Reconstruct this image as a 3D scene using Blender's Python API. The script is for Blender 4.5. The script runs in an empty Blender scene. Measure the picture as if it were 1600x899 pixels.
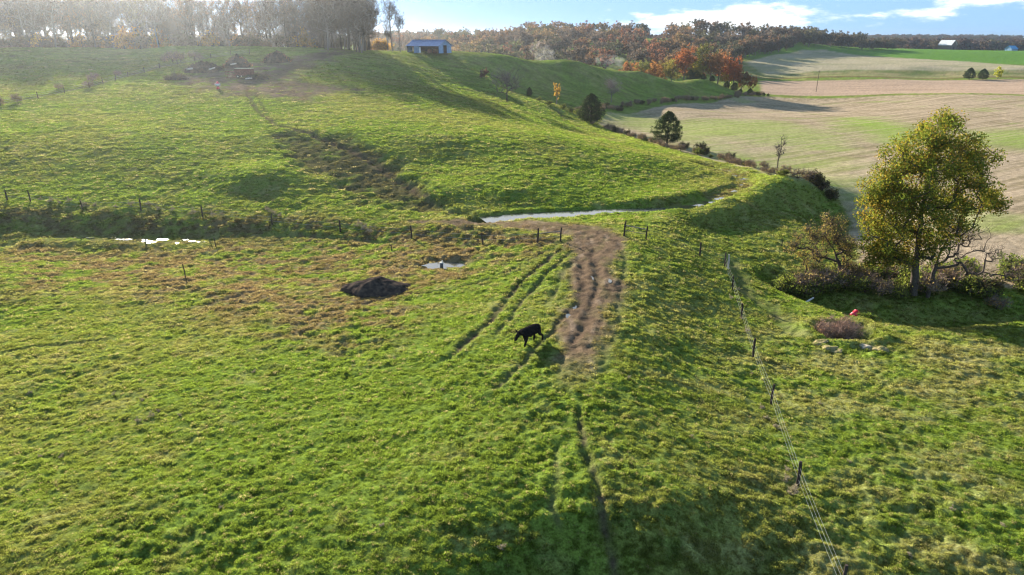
import bpy, bmesh, math, random, time
import numpy as np
from mathutils import Vector, Matrix
T0 = time.time()
S = bpy.context.scene
COL = S.collection
PI = math.pi
rnd = random.Random(7)
rng = np.random.default_rng(7)

# ------------------------------------------------------------------ camera, sky, sun, exposure
CAM_H = 20.0
PITCH = math.radians(19.96)
cd = bpy.data.cameras.new('camera')
cam = bpy.data.objects.new('camera', cd); COL.objects.link(cam)
cd.lens = 24.0; cd.sensor_width = 36.0; cd.clip_start = 0.5; cd.clip_end = 20000
cam.location = (0, 0, CAM_H); cam.rotation_euler = (PI/2 - PITCH, 0, 0)
S.camera = cam

SUN_AZ = math.radians(27.9)      # left of the view direction (+Y)
SUN_EL = math.radians(17.2)
sdir = Vector((-math.sin(SUN_AZ)*math.cos(SUN_EL), math.cos(SUN_AZ)*math.cos(SUN_EL), math.sin(SUN_EL)))
sl = bpy.data.lights.new('sun', 'SUN'); sl.energy = 5.0; sl.angle = math.radians(0.6); sl.color = (1.0, 0.93, 0.80)
so = bpy.data.objects.new('sun', sl); COL.objects.link(so)
so.rotation_euler = (-sdir).to_track_quat('-Z', 'Y').to_euler(); so.location = (0, 0, 80)

S.view_settings.view_transform = 'Standard'; S.view_settings.look = 'None'
S.view_settings.gamma = 1.0; S.view_settings.use_curve_mapping = False
S.view_settings.exposure = 1.98
S.cycles.max_bounces = 6; S.cycles.transparent_max_bounces = 8
S.cycles.volume_bounces = 0; S.cycles.use_denoising = True
S.cycles.pixel_filter_type = 'BLACKMAN_HARRIS'; S.cycles.filter_width = 1.2

def nd(nt, kind, **kw):
    n = nt.nodes.new(kind)
    for k, v in kw.items(): setattr(n, k, v)
    return n
def mathn(nt, op, a, b=None, c=None, clamp=False):
    n = nt.nodes.new('ShaderNodeMath'); n.operation = op; n.use_clamp = clamp
    for i, v in enumerate((a, b, c)):
        if v is None: continue
        if isinstance(v, (int, float)): n.inputs[i].default_value = v
        else: nt.links.new(v, n.inputs[i])
    return n.outputs[0]
def mixc(nt, fac, a, b, mode='MIX'):
    n = nt.nodes.new('ShaderNodeMix'); n.data_type = 'RGBA'; n.blend_type = mode
    for i, v in ((0, fac), (6, a), (7, b)):
        if isinstance(v, (int, float)): n.inputs[i].default_value = v
        elif isinstance(v, tuple): n.inputs[i].default_value = (*v, 1)
        else: nt.links.new(v, n.inputs[i])
    return n.outputs[2]
def mrange(nt, v, a, b, c=0.0, d=1.0, smooth=True):
    n = nt.nodes.new('ShaderNodeMapRange')
    if smooth: n.interpolation_type = 'SMOOTHSTEP'
    nt.links.new(v, n.inputs[0])
    for i, x in enumerate((a, b, c, d)): n.inputs[i+1].default_value = x
    return n.outputs[0]

w = bpy.data.worlds.new('World'); S.world = w; w.use_nodes = True
nt = w.node_tree; nt.nodes.clear(); L = nt.links.new
out = nd(nt, 'ShaderNodeOutputWorld'); bg = nd(nt, 'ShaderNodeBackground'); bg.inputs[1].default_value = 0.06
sky = nd(nt, 'ShaderNodeTexSky', sky_type='NISHITA', sun_disc=False)
sky.sun_elevation = SUN_EL; sky.sun_rotation = -SUN_AZ
sky.altitude = 200; sky.air_density = 1.0; sky.dust_density = 0.1; sky.ozone_density = 2.0
tc = nd(nt, 'ShaderNodeTexCoord'); sep = nd(nt, 'ShaderNodeSeparateXYZ'); L(tc.outputs['Generated'], sep.inputs[0])
X_, Y_, Z_ = sep.outputs
# a deep blue sky even low down: look the sky texture up a little above the true direction
zz = mathn(nt, 'MULTIPLY_ADD', mathn(nt, 'MAXIMUM', Z_, 0.0), 0.50, 0.52)
cmb = nd(nt, 'ShaderNodeCombineXYZ'); L(mathn(nt, 'MULTIPLY_ADD', X_, 0.6, 0.45), cmb.inputs[0]); L(Y_, cmb.inputs[1]); L(zz, cmb.inputs[2])
nrm = nd(nt, 'ShaderNodeVectorMath', operation='NORMALIZE'); L(cmb.outputs[0], nrm.inputs[0]); L(nrm.outputs[0], sky.inputs[0])
# clouds by azimuth and elevation
az = mathn(nt, 'MULTIPLY', mathn(nt, 'ARCTAN2', X_, Y_), 57.2958)      # degrees, + is right of +Y
el = mathn(nt, 'MULTIPLY', mathn(nt, 'ARCSINE', Z_), 57.2958)
cv = nd(nt, 'ShaderNodeCombineXYZ'); L(mathn(nt, 'MULTIPLY', az, 0.48), cv.inputs[0]); L(mathn(nt, 'MULTIPLY', el, 1.5), cv.inputs[1])
cn = nd(nt, 'ShaderNodeTexNoise'); cn.inputs['Scale'].default_value = 1.0; cn.inputs['Detail'].default_value = 7; cn.inputs['Roughness'].default_value = 0.62
L(cv.outputs[0], cn.inputs['Vector'])
def blob(a0, e0, sa, se, amp):
    dx = mathn(nt, 'DIVIDE', mathn(nt, 'SUBTRACT', az, a0), sa); dy = mathn(nt, 'DIVIDE', mathn(nt, 'SUBTRACT', el, e0), se)
    r2 = mathn(nt, 'ADD', mathn(nt, 'MULTIPLY', dx, dx), mathn(nt, 'MULTIPLY', dy, dy))
    return mathn(nt, 'MULTIPLY', mathn(nt, 'EXPONENT', mathn(nt, 'MULTIPLY', r2, -1.0)), amp)
cov = None
for b in ((13.0, 1.35, 5.5, 0.75, 0.40), (18.5, 1.75, 4.0, 0.75, 0.52), (16.5, 0.7, 4.5, 0.5, 0.28), (29.5, 1.6, 2.4, 0.45, 0.30), (31.7, 2.5, 2.6, 0.55, 0.42), (36.0, 2.6, 2.2, 0.7, 0.46), (25.0, 1.6, 3.0, 0.30, 0.30), (26.0, 3.0, 3.0, 0.4, 0.2),
          (45, 3.5, 6, 1.2, .3), (60, 2.5, 8, 1.0, .3), (8, 5.5, 9, 1.2, .3), (-50, 4, 9, 1.2, .25), (95, 5, 12, 2, .3), (8, 16, 22, 6, 1.0), (-20, 24, 14, 5, .35)):
    v = blob(*b); cov = v if cov is None else mathn(nt, 'ADD', cov, v)
dens = mathn(nt, 'ADD', cov, mathn(nt, 'MULTIPLY', mathn(nt, 'SUBTRACT', cn.outputs['Fac'], 0.5), 1.1))
cl = mrange(nt, dens, 0.14, 0.50)
cl = mathn(nt, 'MULTIPLY', cl, 0.93)
skc = mixc(nt, 1.0, sky.outputs[0], (1.4, 1.55, 1.5), 'MULTIPLY')
skc = mixc(nt, .5, skc, (2.0, 3.1, 4.5))
fin = mixc(nt, cl, skc, (6.6, 6.8, 7.1))
L(fin, bg.inputs[0]); L(bg.outputs[0], out.inputs[0])

# ------------------------------------------------------------------ numpy tools
def _hash(ix, iy, seed):
    h = (ix.astype(np.int64)*374761393 + iy.astype(np.int64)*668265263 + seed*974634777) & 0xffffffff
    h = ((h ^ (h >> 13))*1274126177) & 0xffffffff
    h = (h ^ (h >> 16)) & 0xffffffff
    return h
def gnoise(x, y, seed=0):
    x = np.asarray(x, float); y = np.asarray(y, float)
    ix = np.floor(x); iy = np.floor(y); fx = x-ix; fy = y-iy
    u = fx*fx*fx*(fx*(fx*6-15)+10); v = fy*fy*fy*(fy*(fy*6-15)+10)
    def g(dx, dy):
        a = _hash(ix+dx, iy+dy, seed)*(2*PI/4294967296.0)
        return np.cos(a)*(fx-dx) + np.sin(a)*(fy-dy)
    a = g(0, 0); b = g(1, 0); c = g(0, 1); d = g(1, 1)
    return ((a*(1-u)+b*u)*(1-v) + (c*(1-u)+d*u)*v)*1.5
def fbm(x, y, seed=0, octaves=3, rough=0.5):
    s = 0; a = 1; f = 1; t = 0
    for o in range(octaves):
        s = s + a*gnoise(x*f + 17.3*o, y*f - 9.1*o, seed+o); t += a; a *= rough; f *= 2.03
    return s/t
def sstep(a, b, x):
    t = np.clip((x-a)/(b-a), 0, 1); return t*t*(3-2*t)
def seg_dist(x, y, poly, closed=False):
    """distance to a polyline and the arc parameter 0..1 along it"""
    best = np.full(x.shape, 1e9); par = np.zeros(x.shape)
    P_ = list(poly) + ([poly[0]] if closed else [])
    n = len(P_)-1
    for i in range(n):
        ax, ay = P_[i][0], P_[i][1]; bx, by = P_[i+1][0], P_[i+1][1]
        dx, dy = bx-ax, by-ay; l2 = dx*dx+dy*dy+1e-9
        t = np.clip(((x-ax)*dx+(y-ay)*dy)/l2, 0, 1)
        d = np.hypot(x-ax-t*dx, y-ay-t*dy); m = d < best
        best = np.where(m, d, best); par = np.where(m, (i+t)/n, par)
    return best, par
def inside(x, y, poly):
    c = np.zeros(x.shape, bool); n = len(poly); j = n-1
    for i in range(n):
        xi, yi = poly[i][:2]; xj, yj = poly[j][:2]
        if yi != yj:
            m = ((yi > y) != (yj > y)) & (x < (xj-xi)*(y-yi)/(yj-yi)+xi)
            c ^= m
        j = i
    return c
def sdist(x, y, poly):            # signed, + inside
    d, _ = seg_dist(x, y, poly, True)
    return np.where(inside(x, y, poly), d, -d)

# ------------------------------------------------------------------ the lie of the land
F = 1600*24/36.0; cP, sP = math.cos(PITCH), math.sin(PITCH)
def ray(px, py):
    v = 449.5-py; wy = F*cP+v*sP; wz = -F*sP+v*cP
    return (px-800)/wy, wz/wy           # dx/dy, dz/dy
cp = []
def zc(py, *pz):
    for px, z in pz:
        kx, kz = ray(px, py); Y = (z-CAM_H)/kz; cp.append((kx*Y, Y, z))
def yc(py, *pY):
    for px, Y in pY:
        kx, kz = ray(px, py); cp.append((kx*Y, Y, CAM_H+kz*Y))
def wc(*p): cp.extend(p)
wc((-40,2,-1.5),(0,2,-4),(40,2,-4),(-25,14,-1.4),(25,14,-3.4),(0,14,-3.2))
zc(899, (0,-.8),(400,-.6),(700,-.7),(900,-1.7),(1100,-1.9),(1300,-2.4),(1600,-2.6))
zc(800, (0,-1.1),(400,-.6),(750,-.25),(900,-.35),(1050,-.6),(1250,-2.0),(1600,-2.7))
zc(700, (0,-1.6),(300,-1.1),(600,-.5),(880,-.05),(1000,-.4),(1150,-1.6),(1350,-2.6),(1600,-2.9))
zc(600, (0,-2.2),(300,-1.5),(600,-.8),(800,-.15),(900,.0),(960,-.1),(1060,-1.2),(1190,-2.6),(1400,-3.0),(1600,-3.2))
zc(500, (0,-2.8),(300,-2.2),(600,-1.3),(800,-.25),(900,0),(965,0),(1060,-1.4),(1170,-3),(1300,-3.5),(1600,-3.6))
zc(430, (0,-3),(300,-2.8),(600,-2),(750,-1),(860,-.1),(930,.1),(980,0),(1080,-1.4),(1160,-3),(1250,-3.9),(1400,-4.1),(1600,-4))
zc(370, (-100,-3.1),(0,-3.1),(100,-3.1),(200,-3.1),(300,-2.9),(400,-2.7),(500,-2.3),(600,-1.9),(750,-.9),(870,0),(950,.1),(1000,0),(1100,-1.9),(1150,-2.55),(1200,-2.85),(1250,-3.35),(1290,-4))
zc(342, (-100,-1.9),(0,-1.9),(100,-1.9),(200,-1.9),(300,-1.8),(400,-1.6),(500,-1.4),(600,-1.15)); zc(342, (660,-1.0),(700,-.4),(850,-.3),(950,-.2),(1040,-.4))
zc(346, (1080,-1.3),(1110,-1.9),(1150,-2.4),(1200,-2.6)); zc(336, (1240,-2.9)); zc(322, (1150,-1.9),(1200,-2.2)); zc(314, (1240,-2.4)); zc(358, (1150,-2.5),(1200,-2.75),(1240,-3.1)); zc(322, (1275,-3.8))
zc(325, (1060,-.3)); zc(308, (1150,-.35))
zc(314, (-100,-.6),(0,-.6),(100,-.6),(200,-.6),(300,-.6),(400,-.55),(500,-.5),(580,-.4),(700,-.2),(1000,-.2),(1100,-.35))
zc(297, (1200,-.35))
zc(288, (1240,-.4)); zc(290, (1264,-.9)); zc(276, (1215,-.5))
zc(262, (1180,-.5))
zc(345, (820,-.35),(900,-.3))
zc(300, (0,-.2),(100,-.2),(200,-.2),(300,-.2),(400,-.1),(500,0),(580,0.1))
zc(332, (800,-1.0),(900,-1.0),(1000,-.95))
yc(300, (700,91.5),(800,92),(900,93),(1000,95.5))
zc(300, (1100,-.4))
zc(283, (1130,-.9))
yc(275, (400,97),(700,100),(900,101),(1000,105))
yc(250, (0,108),(200,108),(400,108),(700,108),(900,110),(1000,113)); zc(250,(1080,-.1))
yc(215, (0,119),(200,119),(400,120),(550,117.5),(700,116.5),(850,122)); zc(222,(960,-.2))
yc(200, (0,127),(200,127),(400,128),(700,126),(800,133)); zc(205,(880,.4))
yc(170, (0,145),(200,147),(400,147),(600,146),(700,152))
yc(150, (400,160),(550,162),(650,166),(700,174),(760,204))
yc(130, (100,175),(300,175),(450,176),(700,214))
yc(120, (0,190),(200,186),(400,186),(500,188),(600,203),(760,230))
yc(100, (150,208),(300,205),(400,205),(500,207),(600,219),(700,238))
yc(85, (200,226),(400,226),(550,229)); yc(75, (0,236),(150,238),(500,240)); yc(72, (280,240),(400,240))
yc(80, (560,240),(600,246)); yc(82, (700,252))
yc(165, (800,193),(868,214)); yc(140, (800,236)); yc(110, (800,251)); yc(90, (800,263))
yc(140, (900,266)); yc(115, (900,275)); yc(98, (900,283)); zc(178, (905,-1.4))
yc(112, (1000,308)); yc(130, (1000,299)); yc(155, (940,250)); yc(149, (1000,284)); yc(143, (1070,303)); zc(160, (1000,-2.6)); zc(167, (950,-2.4)); zc(152, (1080,-3.1)); yc(125, (1100,330)); yc(137, (1100,324)); zc(143,(1150,-3.5))
# outer foot of the bank and the flat crop field
zc(197, (935,-3.2)); zc(223, (1040,-3.4)); zc(250, (1130,-3.6)); zc(272, (1225,-3.8)); zc(160, (1060,-3.7))
zc(215, (935,-1.2)); zc(240, (1040,-.7)); zc(258,(1110,-.6))
wc((60,75,-4),(62,95,-4),(70,140,-4),(60,190,-4),(120,150,-4),(60,250,-4),(100,320,-4),(200,320,-4),(150,220,-4),(90,80,-4),(160,450,-4.4),(250,450,-4.4),(350,450,-4.3),(300,330,-4.1),(140,60,-4),(60,45,-3.8),(220,120,-4))
wc((180,484,-4.0),(280,484,-3.9),(380,484,-3.9),(110,400,-4),(60,340,-4))
yc(112, (1250,502),(1400,502),(1600,502)); yc(106.5, (1250,520),(1420,515),(1600,515))
yc(97, (1180,560),(1430,585)); yc(103, (1600,562)); yc(90, (1300,640)); yc(78, (1250,700)); yc(84, (1400,690)); yc(95, (1600,640))
yc(76, (1400,800)); yc(80, (1600,780)); yc(85,(1170,620))
wc((600,860,7),(400,900,9),(300,820,11))
# behind the crest and far hills
for X in (-260,-190,-130,-90): wc((X,268,12.5),(X,310,8),(X,420,5))
wc((-60,262,15.5),(-60,300,9),(-40,340,4),(-30,275,14.5),(0,300,8),(0,345,1),(40,330,2.5),(40,370,-1),(80,370,-3),(0,430,-1),(-80,430,2))
wc((-160,650,14),(-80,700,17),(30,700,20),(135,720,21),(230,720,20),(290,740,18),(-80,540,8),(40,540,7),(140,560,6),(220,600,8),(-250,600,10),(60,450,-1),(130,460,-2))
wc((0,900,14),(-500,900,10),(500,1200,8),(0,1500,14),(-900,1600,16),(900,1600,16),(1500,2300,22),(0,2300,20),(-1500,2300,20),(0,3600,5),(3000,3600,5),(-3000,3600,5),(600,2000,20),(1200,1800,17))
wc((-200,150,5),(-140,100,-.5),(-90,60,-3),(-60,30,-2),(-260,240,16),(-400,300,12),(100,25,-3.5),(60,20,-3.3))
CP = np.array(cp)
def warp(x, y):
    y = np.maximum(y, 1.0)
    return 3.2*x/(y+14), 2.6*np.log(y+14)
def _fit():
    u, v = warp(CP[:, 0], CP[:, 1]); n = len(u)
    r = np.hypot(u[:, None]-u[None], v[:, None]-v[None])
    K = r**2*np.log(r+1e-9) + np.eye(n)*0.0006
    Pm = np.stack([np.ones(n), u, v], 1)
    A = np.block([[K, Pm], [Pm.T, np.zeros((3, 3))]])
    return u, v, np.linalg.solve(A, np.concatenate([CP[:, 2], np.zeros(3)]))
_u, _v, _w = _fit()
def hbase(x, y):
    x = np.atleast_1d(np.asarray(x, float)); y = np.atleast_1d(np.asarray(y, float))
    shp = np.broadcast(x, y).shape; x = np.broadcast_to(x, shp).ravel(); y = np.broadcast_to(y, shp).ravel()
    o = np.empty(x.shape)
    for s in range(0, len(x), 100000):
        u, v = warp(x[s:s+100000], y[s:s+100000])
        r2 = (u[:, None]-_u[None])**2 + (v[:, None]-_v[None])**2
        o[s:s+100000] = (0.5*r2*np.log(r2+1e-12)) @ _w[:-3] + _w[-3] + _w[-2]*u + _w[-1]*v
    o = np.where(y > 3000, o*np.clip(1-(y-3000)/1200, 0, 1), o)
    return o.reshape(shp)
_ys = np.concatenate([np.arange(16, 120, .25), np.arange(120, 400, .6), np.geomspace(400, 3500, 500)])
def G(px, py, ymin=0):
    """where the sight line through a spot meets the ground: world x, y"""
    kx, kz = ray(px, py)
    ys = _ys[_ys > ymin]
    h = hbase(ys*kx, ys); d = CAM_H+kz*ys-h
    k = np.argmax(d < 0)
    if d[k] >= 0: k = int(np.argmin(d))
    if k > 0:
        t = d[k-1]/(d[k-1]-d[k]+1e-9); t = min(max(t, 0), 1); Y = ys[k-1]+t*(ys[k]-ys[k-1])
    else: Y = ys[0]
    return (float(Y*kx), float(Y))
def GL(*p): return [G(a, b) for a, b in p]
print('terrain fit', time.time()-T0)

# ------------------------------------------------------------------ things drawn into the ground, in world metres
WATER_Z = -1.02
CHAN = GL((755,340),(820,337),(880,334),(950,329),(1010,322),(1060,315),(1100,307),(1140,297),(1163,286),(1160,273),(1136,262),(1104,256))
TRACK = [GL((893,360),(955,358),(972,372),(971,410),(966,460),(956,510),(938,548),(916,585),(893,606),(868,590),(862,558),(872,520),(886,470),(893,420),(885,385)),
         GL((640,346),(700,343),(740,336),(800,345),(900,352),(960,358),(930,372),(880,366),(780,354),(700,352))]
ERODE = GL((425,208),(530,208),(600,238),(652,283),(712,325),(745,337),(700,336),(640,326),(580,312),(510,286),(455,250))
MOUND_MUD = GL((275,128),(300,108),(370,100),(440,95),(500,80),(540,78),(520,92),(470,112),(470,126),(560,140),(480,158),(400,152),(320,145))
SPRINGP = G(697, 411)
RUTS = [  # polyline, half width, depth, bare-earth strength
    (GL((903,625),(907,660),(916,705),(926,745),(934,775),(942,820),(950,860),(958,899),(966,940)), .22, .20, 1.0),
    (GL((870,690),(866,740),(868,790),(878,840)), .22, .10, .55),
    (GL((884,386),(862,400),(840,420),(805,452),(772,492),(745,522),(715,548),(680,572)), .28, .22, .95),
    (GL((893,392),(868,415),(835,450),(808,482),(790,505),(770,530)), .24, .16, .75),
    (GL((902,470),(885,492),(862,520),(838,545),(815,570),(785,598),(760,620)), .26, .16, .75),
    (GL((872,384),(835,402),(795,425),(745,442),(690,455),(620,463),(560,474),(520,486),(470,498)), .22, .20, .85),
    (GL((905,400),(880,425),(868,450),(858,475)), .3, .12, .5),
    (GL((385,130),(388,150),(400,172),(432,196),(480,206),(540,226),(600,262),(660,300),(700,327)), .5, .22, .9),
    (GL((400,130),(402,152),(420,180)), .35, .12, .6),
    (GL((300,480),(340,472),(370,463),(400,455)), .22, .12, .6), (GL((0,552),(60,542),(130,535),(180,530)), .22, .12, .5),
    (GL((640,380),(560,372),(480,366),(400,366)), .5, .3, .3), (GL((960,372),(975,400),(972,450),(960,520),(940,580)), .3, .08, .5),
    (GL((700,352),(770,366),(840,375),(880,380)), .35, .2, .5),
    (GL((925,380),(935,440),(915,500),(890,560)), .35, .16, .75), (GL((905,400),(915,450),(895,500)), .35, .14, .75),
    (GL((1135,402),(1160,432),(1165,455),(1200,482),(1240,520)), .9, .18, .6),
    (GL((435,122),(450,108),(476,94),(515,85),(560,80)), 2.2, .10, .8), (GL((-60,172),(0,162),(60,152),(140,135),(200,118),(250,105),(330,90),(400,82)), .9, .12, .7),
    (GL((1480,560),(1530,568),(1600,573)), .3, .14, .3),
    (GL((1440,345),(1500,380),(1540,410)), .6, .03, .0)]
LANE = GL((872,172),(905,196),(950,214),(1000,231),(1060,246),(1104,256))
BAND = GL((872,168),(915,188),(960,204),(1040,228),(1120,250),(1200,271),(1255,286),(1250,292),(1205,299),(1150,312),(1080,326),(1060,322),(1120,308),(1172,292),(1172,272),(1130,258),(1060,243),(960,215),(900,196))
DITCH = GL((1235,440),(1290,462),(1350,478),(1400,488),(1470,490),(1540,482),(1640,478))
HOLE = G(1318, 520)
PUD_A = (GL((60,374),(130,372),(230,377),(320,374)), 2.2)
FIELD = GL((935,195),(948,176),(1040,165),(1130,156),(1200,151)) + GL((1400,149),(1600,150)) + [(420,318),(420,60),(90,62)] + GL((1600,452),(1500,438),(1400,436),(1345,425),(1335,380),(1322,335),(1300,305),(1240,283),(1150,260),(1095,245),(1040,231),(985,213))
FIELD2 = GL((1190,146),(1188,126),(1400,124.5),(1600,124.5)) + [(520,470),(520,325)] + GL((1600,148),(1400,146.5))
TAN = GL((1163,97),(1200,88),(1250,78.5),(1290,78),(1350,87),(1430,92),(1520,97),(1600,103)) + [(640,520)] + GL((1600,111),(1420,110),(1300,110.5),(1240,116),(1195,119))
MARSH = GL((-40,376),(200,382),(420,372),(600,366),(760,368),(870,372),(800,425),(700,455),(640,500),(560,560),(470,560),(380,520),(260,480),(120,462),(-40,470))
BANKL = GL((-60,338),(130,350),(330,352),(520,356),(640,364),(780,372),(860,378))
GREENS = [(GL((985,195),(1080,210),(1200,225),(1300,235),(1300,215),(1200,190),(1090,190)), .75), (GL((1330,197),(1400,222),(1440,222),(1390,195),(1330,185)), .95),
          (GL((1530,208),(1600,205),(1700,208),(1700,236),(1600,230),(1545,226)), .9), (GL((1200,240),(1290,250),(1330,262),(1250,268),(1180,256)), .55),
          (GL((950,188),(1040,205),(1120,240),(1230,278),(1330,300),(1330,280),(1220,262),(1120,228),(1040,190),(960,172)), .7)]
print('features', time.time()-T0)

def regions(x, y):
    """soft masks for every sort of ground"""
    wob = fbm(x/6, y/6, 31, 3)*2.2 + fbm(x/1.3, y/1.3, 35, 2)*.7
    R = {}
    far = np.clip(y/120, .3, 6)
    R['field'] = sstep(-.8, .8, sdist(x, y, FIELD)+wob*.5)
    R['field2'] = sstep(-1.5, 1.5, sdist(x, y, FIELD2)+wob*.5)
    R['tan'] = sstep(-3, 3, sdist(x, y, TAN)+wob)
    R['mud'] = np.maximum(sstep(-1.0, .9, sdist(x, y, TRACK[0])+wob*.75)*(.25+.75*sstep(36, 43, y)), sstep(-1.0, .6, sdist(x, y, TRACK[1])+wob*.7)*.95)
    R['erode'] = sstep(-2, 2.5, sdist(x, y, ERODE)+wob*1.8)
    R['mmud'] = sstep(-4, 5, sdist(x, y, MOUND_MUD)+wob*3)
    R['marsh'] = sstep(-4, 5, sdist(x, y, MARSH)+wob*2)
    return R
def carve(x, y, R=None, detail=True):
    h = hbase(x, y)
    if R is None: R = regions(x, y)
    near = y < 330
    # water channel behind the bank
    d, t = seg_dist(x, y, CHAN)
    wd = 1.0 + .3*gnoise(x/3, y/3, 5) - .5*t
    k = 1-sstep(0, 2.2, d-wd)
    target = np.where(t < .62, WATER_Z-.26, WATER_Z-.06)
    h = h*(1-k) + np.minimum(h, target)*k
    if len(x) > 0:
        bx_ = np.array([p[0] for p in BANKL]); by_ = np.array([p[1] for p in BANKL]); tb = y-np.interp(x, bx_, by_)+1.3*gnoise(x/6, y/6, 95)+.7*gnoise(x/2.1, y/2.1, 96); fb = (1-sstep(-6, 6, x))*(np.abs(tb) < 15)
        h = h + fb*((.20+.2*gnoise(x/7, y*0, 97))*np.exp(-((tb-1.6)/2.2)**2)-.24*np.exp(-((tb+1.9)/2.3)**2))
    ks = (1-sstep(3.5, 6.5, d))*(d > wd+1.2)*(y < 125); h = h*(1-ks)+np.maximum(h, WATER_Z+.30)*ks
    # the long bank that holds the channel: its crest
    dam, _ = seg_dist(x, y, BANKL); h = h + .0*dam
    dl, _ = seg_dist(x, y, LANE); h = h - .75*np.exp(-(dl/2.2)**2)
    dd, _ = seg_dist(x, y, DITCH); h = h - 1.5*np.exp(-(dd/2.6)**2)
    rr = np.hypot(x-HOLE[0], (y-HOLE[1])*1.15); h = h - 1.5*np.exp(-(rr/2.1)**4) + .3*np.exp(-((rr-3.1)/.8)**2)
    rr = np.hypot((x-SPRINGP[0])/1.7, y-SPRINGP[1]); h = h - .45*np.exp(-(rr/1.7)**4)
    if not detail: return h, R
    crop = np.clip(R['field']+R['field2']+R['tan'], 0, 1)
    past = 1-crop
    a = past*(1-.55*R['mud']); dln, _ = seg_dist(x, y, LANE+CHAN[::-1][:6]); a = a*(1-.8*np.exp(-(dln/9)**2))
    big = np.clip(y/90, 1, 4)
    n1 = fbm(x/9, y/7, 11, 2); n2 = gnoise(x/2.7, y/1.9, 12); n3 = gnoise(x/1.15, y/.85, 13); n4 = gnoise(x/.5, y/.42, 14)
    mask = .6 + .7*sstep(-.3, .35, fbm(x/14, y/14, 21, 2))
    h = h + a*mask*(.14*n1 + .10*n2 + .11*np.maximum(n3, -.3) + .085*n4)
    h = h - .7*R['erode']
    rough = np.clip(R['erode']+R['marsh']*.5+.6*np.exp(-(dam/4)**2)*(y < 120), 0, 1)
    h = h + rough*(.20*gnoise(x/1.7, y/1.1, 16)+.16*gnoise(x/.8, y/.7, 17))
    # cattle steps across the hill faces
    hill = sstep(85, 95, y)*past*(x < 40)
    zz_ = h*2.2+.5*n1
    h = h + hill*.055*np.sin(zz_*2*PI)*sstep(-.2, .3, fbm(x/12, y/8, 41, 2))
    h = h + crop*(.03*gnoise(x/1.1, y/1.1, 18)+.05*gnoise(x/5, y/5, 19))
    for poly, hw, dep, _ in RUTS:
        P0 = np.array(poly); m = (x > P0[:, 0].min()-4) & (x < P0[:, 0].max()+4) & (y > P0[:, 1].min()-4) & (y < P0[:, 1].max()+4)
        if not m.any(): continue
        xm = x[m]; ym = y[m]; d, t = seg_dist(xm+.35*gnoise(xm/2.5, ym/2.5, 51), ym, poly)
        fade = sstep(0, .08, t)*(1-sstep(.88, 1, t)); j = .75+.6*gnoise(xm/.9, ym/.9, 52)
        h[m] += fade*(-dep*j*np.exp(-(d/hw)**2) + .28*dep*np.exp(-((d-2*hw)/(.8*hw))**2))
    h = h + R['mud']*(.05*gnoise(x/.35, y/.35, 61)+.05*gnoise(x/.9, y/1.4, 62))
    # level, shallow wet places
    for (poly, wdt), z0 in ((PUD_A, None),):
        d, _ = seg_dist(x, y, poly); k = 1-sstep(wdt*.5, wdt*1.3, d)
        zt = float(hbase(*poly[1])[0]); h = h*(1-k)+(zt+(h-hbase(x, y))*.45+.07*gnoise(x/1.1, y/.9, 57))*k
    return h, R
GRASS_A = np.array((.122,.168,.028)); GRASS_B = np.array((.155,.170,.042)); GRASS_C = np.array((.062,.098,.022)); DRY = np.array((.27,.22,.11))
BROWN = np.array((.135,.092,.055)); MUD = np.array((.135,.092,.058)); MUDD = np.array((.060,.042,.030)); TANC = np.array((.30,.23,.155)); TANB = np.array((.20,.155,.095))
def lerp(a, b, t): return a*(1-t[..., None])+b*t[..., None]
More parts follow.
